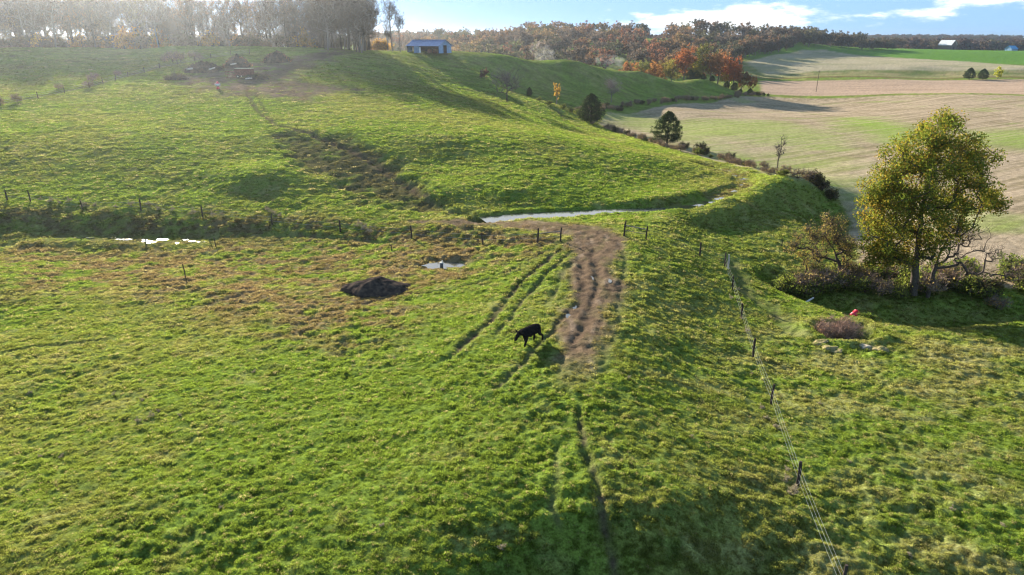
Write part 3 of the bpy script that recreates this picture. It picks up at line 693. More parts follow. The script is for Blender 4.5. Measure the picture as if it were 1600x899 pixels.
def leaves_np(r, pts, n, rad, size, pal, flat=1.0, shade=.25):
    m = len(pts)*n; off = r.normal(0, 1, (m, 3)); off /= np.linalg.norm(off, axis=1)[:, None]; off *= (r.random((m, 1))**.45)*rad; off[:, 2] *= flat
    P0 = np.repeat(np.asarray(pts), n, 0)+off
    u = r.normal(0, 1, (m, 3)); u /= np.linalg.norm(u, axis=1)[:, None]; w_ = np.cross(u, r.normal(0, 1, (m, 3))); w_ /= np.linalg.norm(w_, axis=1)[:, None]
    s = size*r.uniform(.6, 1.3, (m, 1)); V = np.stack([P0-u*s*.5, P0+w_*s*.36, P0+u*s*.5, P0-w_*s*.36], 1).reshape(-1, 3)
    Fc = np.arange(m*4).reshape(-1, 4); pal = np.array(pal)
    clump = np.repeat(r.integers(0, len(pal), len(pts)), n); pick = np.where(r.random(m) < .55, clump, r.integers(0, len(pal), m))
    C = pal[pick]*r.uniform(1-shade, 1+shade, (m, 1))
    return V, Fc, np.repeat(C, 4, 0)
def lobes(r, lob, n, shell=.55):
    """target points in a set of ellipsoid lobes (cx,cy,cz,rx,ry,rz)"""
    lob = np.array(lob); wt = (lob[:, 3]*lob[:, 4]*lob[:, 5])**.75; wt = wt/wt.sum(); k = r.choice(len(lob), n, p=wt)
    d = r.normal(0, 1, (n, 3)); d /= np.linalg.norm(d, axis=1)[:, None]; q = (shell+(1-shell)*r.random((n, 1)))*d
    inner = r.random(n) < .35; q[inner] *= r.random((inner.sum(), 1))
    return lob[k, :3]+q*lob[k, 3:]
def tree_parts(kind, seed, targets, trunk, base_r, bark, leaf=None, twig=None, **kw):
    """returns mesh list [(partname, mesh)]"""
    r = np.random.default_rng(seed+999); N, Pa, R, tips = skeleton(seed, targets, trunk, base_r, **kw)
    thick = np.array([i for i in range(len(N))]); V, Fc = tubes_np(N, Pa, R)
    out = [('trunk', npmesh('trunk', V, Fc, bark, None, True))]; Tp = N[tips]
    if twig: V, Fc, C = twigs_np(r, Tp, *twig); out.append(('twigs', npmesh('twigs', V, Fc, m_twig, C)))
    if leaf:
        mt, args = leaf; keep = args.pop('keep', 1.0); Q = Tp[r.random(len(Tp)) < keep]; V, Fc, C = leaves_np(r, Q, **args); out.append(('crown', npmesh('crown', V, Fc, mt, C)))
    return out
def tree_obj(name, parts, loc, rz=0, sc=1.0, label=None, cat='tree', group=None, color=None, sz=None):
    e = empty(name, loc, rz, sc)
    if sz: e.scale = (sc, sc, sz)
    for nm, me in parts:
        o = bpy.data.objects.new(nm, me); COL.objects.link(o); o.parent = e
        if color and nm == 'crown': o.color = (*color, 1)
    tag(e, label, cat, group); return e
def at_(px, py, ymin=0, sink=.05):
    x, y = G(px, py, ymin); return (x, y, gz(x, y)-sink)

# the big tree on the right
hb = at_(1428, 462); D_ = math.hypot(hb[1], CAM_H-hb[2]); mpp = D_/F
def sp_(b, px, py, dy=0): kx, kz = ray(px, py); return (kx*(b[1]+dy)-b[0], dy, CAM_H+kz*(b[1]+dy)-b[2])
def hp(px, py, dy=0): return sp_(hb, px, py, dy)
def lobe(px, py, rp, dy=0, ry=None, rz=None): x, y, z = hp(px, py, dy); return (x, y, z, rp*mpp, (ry or rp)*mpp, (rz or rp)*mpp)
hr = np.random.default_rng(3)
LB = [lobe(1462,222,52,0,60,44), lobe(1425,262,62,.6,70,50), lobe(1505,245,40,-.6,45,36), lobe(1545,222,0.1) if False else lobe(1530,250,28,.5,40,28), lobe(1372,318,42,.2,60,42),
      lobe(1430,325,62,-.6,75,46), lobe(1495,312,58,.6,70,40), lobe(1545,315,24,0,34,17), lobe(1385,370,34,.4,48,26), lobe(1450,365,42,.2,60,24), lobe(1500,355,26,-.4,40,17), lobe(1360,300,18,0,24,14), lobe(1555,296,12,0,20,9), lobe(1480,192,18,0,24,14), lobe(1395,285,34,.4,44,34), lobe(1512,282,34,-.4,44,30), lobe(1375,390,34,.6,44,26), lobe(1440,395,30,.2,44,20), lobe(1382,408,30,.5,40,18), lobe(1415,400,26,-.6,40,14), lobe(1352,350,20,0,30,24)]
T_ = lobes(hr, LB, 720, .42); T_ = T_[T_[:, 2] > 2.6]
par = tree_parts('oak', 5, T_, [(0,0,-.3), hp(1430,420), hp(1434,385), hp(1440,335), hp(1452,270), hp(1466,200)], .37, m_bark,
    (m_leaf, dict(n=92, rad=.74, size=.19, pal=((.23,.21,.030),(.17,.19,.027),(.26,.20,.030),(.12,.15,.024),(.09,.115,.022),(.24,.16,.030),(.095,.12,.022)), keep=.93)), (4, .55, .012, .3), seg=.7, tip=.014, wig=.22, expo=.52)
tree_obj('broadleaf_tree', par, hb, label='tall spreading tree with olive and gold autumn leaves beside the crop field')
# the bare tree leaning out next to it
q_ = at_(1447, 462)
T_ = np.concatenate([lobes(hr, [(*sp_(q_,px,py,dy),rx,1.6,rz) for px,py,dy,rx,rz in ((1510,370,0,2.6,1.3),(1545,395,.4,2.4,1.0),(1490,395,-.3,1.8,1.6),(1530,425,0,2.2,.8),(1480,350,.3,1.6,1.3),(1575,430,0,1.4,.5))], 230, .3)])
tree_obj('bare_tree', tree_parts('b', 6, T_, [(0,0,-.2),sp_(q_,1456,425),sp_(q_,1466,395),sp_(q_,1482,365)], .20, m_bark, None, (7, 1.0, .016, .25), seg=.6, tip=.012, wig=.2, up=.12), (q_[0], q_[1]-.3, q_[2]), label='bare grey tree leaning right just beside the tall olive and gold tree')
# shrubby tree at the left of the thicket
q_ = at_(1312, 442)
T_ = lobes(hr, [(*sp_(q_,px,py,dy),rx,1.7,rz) for px,py,dy,rx,rz in ((1272,370,0,2.2,1.5),(1300,352,.3,1.8,1.2),(1322,385,0,1.3,1.6),(1240,385,0,1.0,1.4),(1325,415,0,1.0,1.2),(1280,400,.2,1.7,1.2),(1305,375,-.4,1.6,1.3))], 330, .3)
tree_obj('scrub_tree', tree_parts('s', 7, T_, [(0,0,-.2),sp_(q_,1312,415),sp_(q_,1304,392),sp_(q_,1290,370)], .19, m_bark, (m_leaf, dict(n=16, rad=.5, size=.14, pal=((.24,.20,.06),(.30,.21,.06),(.16,.15,.05),(.20,.14,.07)), keep=.9)), (15, .85, .017, .3), seg=.55, tip=.011, wig=.25), q_, label='twiggy brown leaved scrub tree with crooked trunk left of the red bucket')
q_ = at_(1257, 432)
T_ = lobes(hr, [(0,0,2.0,1.2,1.1,1.0),(-.6,0,2.8,.9,.9,.7),(.8,.1,1.6,.8,.8,.5)], 90, .35)
tree_obj('scrub_tree', tree_parts('s', 8, T_, [(0,0,-.2),(.05,0,.9),(.1,0,1.8)], .08, m_bark, (m_leaf, dict(n=10, rad=.35, size=.11, pal=((.34,.24,.05),(.26,.20,.06),(.20,.17,.05)), keep=.6)), (8, .6, .012, .3), seg=.4, tip=.009), q_, label='small yellowish sapling at the left end of the thicket near the fence')

# cedars
def cedar(seed, h, w_, dark=1.0):
    r = np.random.default_rng(seed); n = 620; zf = r.random(n)**1.0; z = .10*h+zf*h*.88
    prof = np.interp(zf, [0, .12, .35, .6, .8, .93, 1], [.60, .90, 1.0, .82, .52, .26, .05])*(1+.07*np.sin(zf*31+seed)); a = r.uniform(0, 2*PI, n)
    rr = w_/2*prof*r.uniform(.15, 1.0, n)**.45*(1+.08*np.sin(a*3+seed)+.06*np.sin(a*7)); T = np.stack([rr*np.cos(a), rr*np.sin(a), z], 1)
    pal = np.array(((.030,.050,.018),(.045,.068,.022),(.060,.080,.028),(.022,.036,.015)))*dark
    return tree_parts('c', seed, T, [(0,0,-.2),(0,0,h*.5),(0,0,h*.95)], .03*h, m_bark, (m_needle, dict(n=26, rad=.062*h, size=.026*h, pal=pal.tolist(), flat=.85, shade=.4)), None, seg=h*.1, up=.2)
ce = cedar(11, 8.0, 7.2)
q_ = at_(923, 193); tree_obj('cedar_tree', ce, q_, .4, 1.03, 'dark round evergreen cedar at the field corner, the farther of the two')
q_ = at_(1042, 226); tree_obj('cedar_tree', cedar(12, 7.6, 7.2), q_, 0, 1.0, 'dark evergreen cedar on the field edge, the nearer of the two')
far_c = cedar(13, 9, 9.5)
for (px, lb) in ((1517, 'small dark cone shaped evergreen on the far roadside bank, left of its neighbour'), (1538, 'small dark evergreen on the far roadside bank beside the yellow bush')):
    x, y = G(px, 125); tree_obj('cedar_tree', far_c, (x, y+2, gz(x, y+2)), px*.7, .8 if px < 1520 else .74, lb)
# small roadside yellow tree, yellow autumn sapling, bare trees on the flank
def blobtree(seed, h, w_, lo, n, pal, leafn, size, bark, tw=None, keep=1.0, sh=.3, base=.02, mt=None):
    r = np.random.default_rng(seed); L_ = [(0,0,(lo+(1-lo)*.5)*h, w_/2, w_/2, (1-lo)*.5*h)]
    for i in range(5): a = r.uniform(0, 2*PI); L_.append((math.cos(a)*w_*.28, math.sin(a)*w_*.28, h*r.uniform(lo+.2*(1-lo), .85), w_*.24, w_*.24, w_*.2))
    T = lobes(r, L_, n, .4); leaf = (mt or m_leaf, dict(n=leafn, rad=min(w_*.085, 1.15), size=size, pal=pal, keep=keep)) if leafn else None
    return tree_parts('x', seed, T, [(0,0,-.3),(r.normal(0,.02*h),0,h*.3),(r.normal(0,.03*h),0,h*.6),(r.normal(0,.03*h),0,h*.85)], base*h, bark, leaf, tw, seg=h*.07, tip=.02, wig=.22)
x, y = G(1562, 124); tree_obj('small_tree', blobtree(21, 8, 6, .05, 90, ((.42,.40,.04),(.36,.36,.04)), 20, .45, m_barkg), (x, y+2, gz(x, y+2)), 0, 1, 'bright yellow green small tree on the far roadside bank')
q_ = at_(870, 164); tree_obj('sapling', blobtree(22, 7.2, 2.6, .15, 110, ((.50,.30,.05),(.42,.24,.05),(.36,.26,.06)), 20, .2, m_barkg), q_, 0, 1, 'slender orange leaved sapling in the valley below the barn ridge')
bare1 = blobtree(23, 10, 10, .25, 190, ((.3,.2,.1),), 0, .1, m_barkg, (9, 1.5, .035, .35, (.26,.20,.18)), base=.016)
q_ = at_(955, 160); tree_obj('bare_tree', bare1, q_, 0, .92, 'round crowned bare grey tree at the foot of the shaded ridge')
q_ = at_(792, 160); tree_obj('bare_tree', blobtree(24, 10, 11, .22, 190, ((.3,.2,.1),), 0, .1, m_bark, (9, 1.5, .035, .3, (.15,.12,.12)), base=.018), q_, 1, 1.0, 'wide bare dark tree on the hill flank, leftmost of the valley trees')
bare2 = blobtree(25, 6, 2.2, .3, 50, ((.3,.2,.1),), 0, .1, m_bark, (6, .8, .03, .6, (.14,.11,.10)), base=.016)
q_ = at_(1214, 268); tree_obj('bare_tree', bare2, q_, 0, 1.05, 'thin leaning bare sapling on the field edge above the bank')
q_ = at_(827, 150); tree_obj('small_tree', cedar(15, 2.8, 2.0), q_, 0, 1, 'tiny dark evergreen between the bare tree and the orange sapling')
q_ = at_(757, 124); tree_obj('small_tree', blobtree(26, 3.6, 3.4, .05, 70, ((.10,.05,.04),(.08,.05,.04)), 16, .3, m_bark), q_, 0, 1, 'small dark reddish bush in the shaded slope below the barn')

def along(pts, step):
    Pn = [np.array(p) for p in pts]; o = []; carry = 0
    for a, b in zip(Pn[:-1], Pn[1:]):
        L_ = np.linalg.norm(b-a); d = carry
        while d < L_: o.append(a+(b-a)*d/L_); d += step*wr.uniform(.6, 1.4)
        carry = d-L_
    return o
wr = random.Random(5)
# the wood along the hill crest at the left: trunks and thin leaves against the light
WOODP = [blobtree(30+i, 24.5, (17,13,20,12,18,15)[i], (.14,.25,.2,.35,.12,.25)[i], (260,230,280,200,270,240)[i], ((.24,.14,.07),(.18,.12,.06),(.22,.17,.08),(.13,.10,.06)), (13,6,17,3,9,20)[i], .26, (m_bark, m_barkg)[i % 2], (8, 2.2, .075, .5, (.085,.062,.05)), keep=(.6,.35,.7,.25,.4,.8)[i], base=.017) for i in range(6)]
wr = random.Random(5)
tints = [((1,.9,.85), 'brown tinged'), ((.9,.8,.7), 'dull brown'), ((1.2,.75,.5), 'orange tinged'), ((.8,.9,.65), 'olive tinged'), ((1.25,1.1,.7), 'golden tinged'), ((.75,.6,.6), 'dark purplish')]
kinds = ('slim broad topped', 'narrow high crowned', 'wide spreading', 'nearly bare narrow', 'broad many branched', 'fuller leaved')
cnt = 0
for row, (yy, stepx, zs) in enumerate(((252, 4.4, .95), (262, 3.9, 1.0), (274, 3.9, 1.08))):
    x = -238.0
    while x < -70:
        xx = x+wr.uniform(-2.2, 2.2); y = yy+wr.uniform(-4, 4); x += stepx
        gap = -200 < xx < -178 and row < 2
        if gap and wr.random() < .5: continue
        k = wr.randrange(6); s = wr.choice((wr.uniform(.5, .75), wr.uniform(.85, 1.15), wr.uniform(.9, 1.1)))*zs
        tree_obj('wood_tree', WOODP[k], (xx, y, gz(xx, y)-.2), wr.uniform(0, 6.28), s*.8, kinds[k]+' '+(tt := wr.choice(tints))[1]+' tree in the wood on the hill crest', 'tree', kinds[k]+' '+tt[1]+' crest wood trees', tt[0], sz=s); cnt += 1
# the near corner of the wood, standing on the crest and throwing the long shadow
for i in range(26):
    px = wr.uniform(492, 575); yy = wr.uniform(233, 262); xx = (px-800)/1135*yy
    k = wr.choice((0, 2, 5, 4)); s = wr.uniform(.62, .86)
    if i < 3: k = 5; xx = (543+i*9-800)/1135*yy; s = .92
    tree_obj('wood_tree', WOODP[k], (xx, yy, gz(xx, yy)-.2), wr.uniform(0, 6.28), s, 'dark leafy wood tree in the thick right hand corner of the wood', 'tree', 'trees of the right hand corner of the wood', (.42,.38,.36), sz=s)
for px, py, k, s, lb, cl in ((577, 76, 0, .70, 'thin leaved tree standing alone right of the wood corner', (.7,.6,.5)), (612, 79, 3, .84, 'tall bare pole like tree left of the open shed', (.5,.4,.4)), (605, 79, 1, .50, 'short bare tree beside the tall pole like tree', (.6,.5,.4)), (625, 79, 3, .62, 'middling bare tree nearest the shed', (.6,.45,.4))):
    yy = 247; xx = (px-800)/1135*yy; e = tree_obj('wood_tree', WOODP[k], (xx, yy, gz(xx, yy)-.2), px, s*.55, lb, 'tree', None, cl, sz=s)
# undergrowth at the wood's edge
def shrub_parts(seed, h, w_, pal, twc, leafn=6, tw=14, size=.12, n=60, bark=None):
    r = np.random.default_rng(seed); T = lobes(r, [(0,0,h*.5,w_/2,w_/2,h*.45),(w_*.25,0,h*.4,w_*.3,w_*.3,h*.35),(-w_*.25,.1,h*.45,w_*.3,w_*.3,h*.38)], n, .3); T[:, 2] = np.maximum(T[:, 2], .05)
    return tree_parts('s', seed, T, [(0,0,-.1),(0,0,h*.3)], .035*h, bark or m_bark, (m_leaf, dict(n=leafn, rad=.16*w_, size=size, pal=pal)) if leafn else None, (tw, .3*h, .012+.004*h, .4, twc), seg=h*.25, tip=.012, wig=.3)
SH_B = [shrub_parts(50+i, 1.6, 2.2, ((.24,.17,.08),(.18,.14,.06),(.30,.22,.10)), (.22,.16,.13), 5, 16, .12) for i in range(3)]
SH_G = [shrub_parts(55+i, 1.5, 2.2, ((.10,.13,.03),(.16,.17,.04),(.07,.09,.025)), (.12,.10,.07), 20, 8, .14) for i in range(2)]
SH_D = [shrub_parts(58+i, 1.5, 2.0, ((.05,.06,.025),(.08,.07,.03)), (.08,.06,.05), 16, 12, .14) for i in range(2)]
SH_O = shrub_parts(60, 4, 5, ((.50,.27,.06),(.40,.22,.06),(.30,.20,.07)), (.16,.11,.08), 16, 6, .4, 70)
SH_P = shrub_parts(61, 4, 5, ((.16,.12,.07),(.12,.11,.06)), (.12,.09,.08), 12, 8, .4, 70)
def shrub(parts, x, y, s, label, group=None, color=None, cat='bush', sz=None, sink=.1):
    return tree_obj('weed' if cat == 'weed' else 'shrub', parts, (x, y, gz(x, y)-sink), wr.uniform(0, 6.28), s, label, cat, group, color, sz=sz)
for i in range(84):
    px = wr.uniform(-20, 575); yy = wr.uniform(246, 262); xx = (px-800)/1135*yy; orange = (190 < px < 215 or 228 < px < 262 or 585 < px) or wr.random() < .12
    s = wr.uniform(.8, 1.7)
    if orange: shrub(SH_O, xx, yy, s*1.1, 'orange leaved understorey shrub at the edge of the hill crest wood', 'orange shrubs at the wood edge', wr.choice(((1,.85,.7),(1,.7,.8),(1,1,.8))))
    else: shrub(SH_P, xx, yy, s, 'dull brown understorey shrub at the edge of the hill crest wood', 'brown shrubs at the wood edge', wr.choice(((1,.9,1),(.8,.8,.9),(1.2,.9,.8))))
for px in (588, 594, 601): shrub(SH_O, (px-800)/1135*262, 262, 1.1, 'glowing orange shrub in the gap right of the wood corner', 'orange shrubs in the gap by the shed')

# the coloured row of trees beyond the ridge
AUT = [blobtree(70+i, 17, (13,11,15,12)[i], (.25,.3,.2,.28)[i], (150,130,170,150)[i], ((.24,.15,.07),(.18,.14,.065),(.29,.18,.075),(.14,.105,.055)), (28,22,30,18)[i], .55, m_barkg, (2, 1.2, .05, .3), keep=.92, base=.018) for i in range(4)]
ROW = [(985,362,.72,'rusty orange tree at the left end of the row',(1.15,.72,.6)), (1003,366,.78,'olive green tree second in the row',(.62,.95,.6)), (1022,360,.70,'orange brown tree third in the row',(1.25,.85,.6)), (1040,368,.72,'mixed olive brown tree left of the rusty red ones',(.8,.85,.7)),
       (1050,352,.70,'olive yellow round tree in the middle of the row',(.85,1.05,.55)), (1068,352,.98,'tall rusty red tree standing highest in the row',(1.05,.55,.5)), (1080,360,.85,'dull red spreading tree behind the tall rusty one',(1.0,.6,.6)), (1098,350,.92,'dark green tree beside the tall rusty red tree',(.42,.62,.42)),
       (1110,345,.72,'brownish pink tree with a pale trunk',(1.0,.75,.75)), (1122,352,.88,'salmon orange tree right of the dark green one',(1.2,.8,.75)), (1140,352,.82,'bright red crowned tree in the right half of the row',(1.2,.52,.48)), (1148,343,.66,'red brown open crowned tree near the row end',(1.2,.6,.5)),
       (1160,346,.52,'bare greyish tree close to the row end',(.8,.65,.65)), (1175,344,.50,'small dark red tree at the right end of the row',(.9,.5,.45)), (1090,342,.5,'small yellow green tree low in the row',(.9,1.2,.4)), (1132,341,.34,'little yellow bush tree under the red ones',(1.5,1.4,.3))]
for i, (px, yy, s, lb, cl) in enumerate(ROW):
    xx = (px-800)/1115*yy; tree_obj('autumn_tree', AUT[i % 4], (xx, yy, gz(xx, yy)-.3), i*1.3, s*1.2, lb+' beyond the ridge', 'tree', None, cl)
for px, yy, s in ((1012,356,.8),(1078,340,1.5),(1087,340,1.3),(1112,338,.9),(1136,339,1.0),(1148,338,1.2),(1173,338,1.0),(1098,338,.9),(1184,345,.6),(1158,339,.6),(1195,346,.5),(1202,347,.45)):
    xx = (px-800)/1110*yy; shrub(far_c, xx, yy, .36*s, 'dark evergreen bush low beneath the coloured row of trees', 'dark bushes beneath the row of trees')
# wooded hill beyond: one mixed crown of its own colour each
HILLP = [blobtree(80+i, 15, (13,15,12,14)[i], (.12,.15,.1,.2)[i], (95,105,90,100)[i], ((.17,.135,.10),(.14,.12,.09),(.21,.155,.10),(.10,.095,.08)), (22,24,20,24)[i], .85, m_barkg, None, keep=.95, base=.02) for i in range(4)]
hc = [((.95,.70,.62),'rust brown'), ((.62,.70,.55),'olive green'), ((.68,.62,.72),'grey mauve'), ((1.05,.86,.60),'golden brown'), ((.40,.48,.45),'dark green'), ((1.0,.58,.55),'brick red')]
def hill_tree(x, y, s, k=None):
    c, nm = hc[k if k is not None else wr.choices(range(6), (5, 4, 6, 3, 3, 2))[0]]
    v = wr.uniform(.8, 1.15)
    tree_obj('hill_tree', HILLP[wr.randrange(4)], (x, y, gz(x, y)-.8), wr.uniform(0, 6.28), s*1.22, nm+' crowned tree in the wood covering the hill behind the ridge', 'tree', nm+' trees of the wooded hill', tuple(q*v for q in c))
n_h = 0
for yy, st in ((470, 11), (505, 11), (540, 11.5), (575, 12), (610, 12), (645, 12.5), (680, 13), (710, 13.5)):
    x = -.20*yy
    while x < .44*yy:
        xx = x+wr.uniform(-4, 4); y = yy+wr.uniform(-14, 14); x += st; px = 800+xx/y*1135
        if sdist(np.array([xx]), np.array([y]), TAN)[0] > -6: continue
        if px > 1165 and y < 600: continue
        if 1010 < px < 1045 and y > 600: continue
        if 955 < px < 985 and y < 520: continue
        right = px > 1080
        hill_tree(xx, y, wr.uniform(.75, 1.05)*(1.12 if right and y > 640 else 1)*(.8 if px < 800 and y > 600 else 1), wr.choice((1, 2, 4, 4, 0)) if right else None); n_h += 1
print('hill trees', n_h, time.time()-T0)
# the wood edge past the tan field
for i in range(46):
    px = 1195+i*4.4+wr.uniform(-2, 2); yy = 735+wr.uniform(-12, 30); 
    if px > 1395: break
    xx = (px-800)/1135*yy; tree_obj('edge_tree', HILLP[wr.randrange(4)], (xx, yy, gz(xx, yy)-.5), wr.uniform(0, 6.28), wr.uniform(.75, 1.25) if px < 1352 else wr.uniform(.5, .8), 'dark green tree in the belt above the tan field', 'tree', 'dark trees above the tan field', wr.choice(((.42,.5,.42),(.5,.55,.5),(.55,.5,.42),(.6,.5,.5))))
for q in along(GL((1158,99),(1166,96),(1200,87.5),(1250,78.2),(1288,77)), 6.5):
    xx, yy = q[0]-wr.uniform(2, 9), q[1]+wr.uniform(3, 22)
    tree_obj('edge_tree', HILLP[wr.randrange(4)], (xx, yy, gz(xx, yy)-.6), wr.uniform(0, 6.28), wr.uniform(.7, 1.15), 'dark tree of the wood edge hugging the left side of the tan field', 'tree', 'wood edge trees left of the tan field', wr.choice(((.42,.46,.42),(.5,.5,.48),(.6,.5,.45),(.75,.55,.5))))
for px in (1392, 1398, 1405, 1412, 1462, 1495):
    yy = 840; xx = (px-800)/1135*yy; tree_obj('edge_tree', HILLP[px % 4], (xx, yy, gz(xx, yy)-.5), px, .85 if px < 1450 else .7, 'dark rounded tree standing at the rim of the far green field', 'tree', 'trees at the rim of the far green field', (.6,.55,.45))

# far-off woods on the horizon read as one mass
mass = blobtree(90, 15, 16, .0, 70, ((.16,.12,.10),(.13,.11,.085),(.19,.14,.10),(.10,.095,.07)), 14, 2.0, m_barkg, None)
msrc = bpy.data.objects.new('crown', mass[1][1]); fp = []
for yy in (860, 900, 960, 1030, 1110, 1200, 1300, 1420, 1560, 1700, 1850, 2000, 2150, 2300):
    n = 210
    xs = np.linspace(-.95*yy, .95*yy, n)+rng.normal(0, 4, n); yv = yy+rng.normal(0, 18, n)
    for a, b in zip(xs, yv):
        px = 800+a/b*1135
        if b < 1250 and px > 1100 and b < 880: continue
        fp.append((a, b))
fp = np.array(fp); fz = hbase(fp[:, 0], fp[:, 1])
m_mass = leaf_mat('far_leaf', .3, 'inst', 1.0); mass[1][1].materials.clear(); mass[1][1].materials.append(m_mass)
s_ = rng.uniform(.7, 1.05, len(fp)); instancer('distant_wood', np.stack([fp[:, 0], fp[:, 1], fz-1], 1), np.stack([s_*1.25, s_*1.25, s_], 1), rng.uniform(.6, 1.2, (len(fp), 1))*np.array([(1,.85,.8),(.8,.9,.7),(.9,.8,.9),(1.1,.8,.7)])[rng.integers(0, 4, len(fp))], np.stack([s_*0, s_*0, rng.uniform(0, 6.28, len(fp))], 1), [msrc], 'far autumn woods along the horizon hills')
bpy.data.objects['distant_wood']['category'] = 'wood'
print('trees', time.time()-T0)

# hedgerow scrub along the field edges
HED = GL((930,196),(952,202),(985,214),(1020,224),(1050,233),(1095,243),(1140,254),(1190,268),(1240,281),(1285,297),(1302,318))
for q in along(HED, 2.2):
    k = wr.random(); pp = SH_B[wr.randrange(3)] if k < .78 else (SH_D[wr.randrange(2)] if k < .88 else SH_G[0])
    nm = 'twiggy brown' if k < .78 else ('dark' if k < .88 else 'olive green')
    shrub(pp, q[0]+wr.uniform(-1, 1), q[1]+wr.uniform(-.8, .8), wr.uniform(.55, 1.25), nm+' hedgerow bush along the near edge of the crop field', nm+' bushes of the near field hedgerow')
for px, py, s in ((1095,240,1.7),(1100,242,1.3),(1068,234,1.3),(1270,287,1.5),(1282,296,1.3),(1278,291,1.4),(1298,312,1.4),(1140,250,1.2)):
    x, y = G(px, py); shrub(SH_D[px % 2], x, y, s, 'tall dark hedgerow bush rising above the scrub beside the crop field', 'tall dark bushes of the near hedgerow')
HED2 = GL((905,178),(940,172),(985,166),(1040,160),(1090,157),(1150,153),(1190,149))
for q in along(HED2, 2.2):
    k = wr.random()*.72; shrub(SH_B[wr.randrange(3)] if k < .6 else SH_D[wr.randrange(2)], q[0]+wr.uniform(-1, 1), q[1]+wr.uniform(-1.5, 2.5), wr.uniform(.7, 1.5), ('brown' if k < .6 else 'dark')+' scrub bush along the ditch at the foot of the barn ridge', ('brown' if k < .6 else 'dark')+' bushes at the foot of the ridge')
for px, py, s in ((842,158,1.0),(858,164,1.0),(880,170,1.2),(893,176,1.2),(905,180,1.4)):
    x, y = G(px, py); shrub(SH_G[px % 2], x, y, s, 'olive bush in the valley between the orange sapling and the far cedar', 'olive bushes in the valley')
for px, py, s in ((145,127,1.0),(138,137,.8),(185,119,.7),(92,140,.7),(258,98,.9),(270,98,1.5),(282,97,1.2),(305,93,1.1),(312,94,.8),(1,165,.8),(28,160,.8)):
    x, y = G(px, py); shrub(SH_B[px % 3], x, y, s*1.5, 'weedy brown bush growing along the hilltop fence', 'weedy bushes along the hilltop fence')
# thicket under the big tree and along the shaded ditch
for i in range(64):
    px = wr.uniform(1225, 1650); py = wr.uniform(436, 466)-(.02*(px-1335)) if px > 1335 else wr.uniform(434, 450); x, y = G(px, py); k = wr.random()
    pp = SH_G[wr.randrange(2)] if k < .45 else (SH_B[wr.randrange(3)] if k < .8 else SH_D[0]); nm = 'green' if k < .45 else ('brown' if k < .8 else 'dark')
    shrub(pp, x, y, wr.uniform(1.1, 1.8), nm+' bush in the thicket under the tall olive and gold tree', nm+' bushes of the thicket', (1.3,1.3,1.1))
for px, py, s, cl, lb in ((1395,420,1.5,(1.3,1.1,1),'tangled pale brown bush at the field edge left of the big tree trunk'), (1365,405,1.5,(1.3,1.2,1),'tall golden brown bush between scrub tree and big tree'), (1350,430,1.2,(1,1.1,.8),'short bush at the left foot of the big tree'), (1500,432,1.6,(1.3,1.4,.9),'leafy green bush right of the bare leaning tree'), (1520,440,1.3,(1.2,1.3,.8),'lower green bush right of the bare leaning tree'),
                          (1560,470,1.0,(1.5,1.2,.8),'golden grassy bush near the right picture edge'), (1420,425,1.3,(.9,.9,.9),'dark tangled bush behind the big tree trunk'), (1357,492,.7,(.8,1,.7),'pale weed clump beside the red bucket'), (1225,438,.9,(.9,1.1,.7),'round green bush near the end of the cross fence')):
    x, y = G(px, py); shrub((SH_G if 'green' in lb or 'weed' in lb else SH_B)[0], x, y, s, lb, None, cl)
print('hedges', time.time()-T0)

# ------------------------------------------------------------------ fences
m_post = simple('weathered_post', (.055,.043,.036), .9, .35, 8, 0, .2, .5); m_wire = simple('fence_wire', (.34,.34,.33), .8, .1, 3, 0, .1); m_rail = simple('grey_rail', (.20,.17,.15), .9, .3, 6, 0, .2, .4)
def post_mesh(h, r, seed=0):
    mb = MB(); rr_ = random.Random(seed); mb.tube([(0,0,-.3),(rr_.uniform(-.02,.02),0,h*.5),(rr_.uniform(-.05,.05),rr_.uniform(-.04,.04),h)], [r*1.08, r, r*.92], 8); return mb.mesh('post', m_post)
PM = [post_mesh(1.45, .085, 1), post_mesh(1.36, .075, 2), post_mesh(1.5, .095, 3)]; PS = [post_mesh(1.25, .035, 4), post_mesh(1.2, .03, 5)]
def fence(name, pts, label, meshes, heights=(.55, 1.05), wr_=.009, sc=None, grp=None):
    P3 = [(x, y, gz(x, y)) for x, y in pts]; e = empty(name, P3[0]); tag(e, label, 'fence', grp)
    for i, p in enumerate(P3):
        o = bpy.data.objects.new('post', meshes[i % len(meshes)]); COL.objects.link(o); o.parent = e; o.location = (p[0]-P3[0][0], p[1]-P3[0][1], p[2]-P3[0][2]); o.rotation_euler = (wr.uniform(-.05, .05), wr.uniform(-.05, .05), i)
        if sc: o.scale = (1, 1, sc[i % len(sc)])
    for h in heights:
        mb = MB(); L_ = []
        for i, p in enumerate(P3):
            L_.append((p[0]-P3[0][0], p[1]-P3[0][1], p[2]-P3[0][2]+h))
            if i < len(P3)-1: q = P3[i+1]; L_.append(((p[0]+q[0])/2-P3[0][0], (p[1]+q[1])/2-P3[0][1], (p[2]+q[2])/2-P3[0][2]+h-.05))
        mb.tube(L_, wr_, 4, cap=False); mb.build('wire', m_wire, e)
    return e, P3
LF = GL((-70,306),(-30,309),(12,314),(48,316),(129,326),(221,331),(317,340),(425,351),(532,360),(643,370),(754,379),(840,381),(876,377))
fl, P3 = fence('wire_fence', LF, 'long wire fence on weathered posts crossing the left pasture to the track', PM, sc=(1, 1.05, .95, 1.1))
def rail(e, P3, a, b, h, r=.05):
    o0 = Vector(P3[0]); mb = MB(); mb.tube([Vector(P3[a])-o0+Vector((0,0,h)), Vector(P3[b])-o0+Vector((0,0,h))], r, 6); mb.build('rail', m_rail, e)
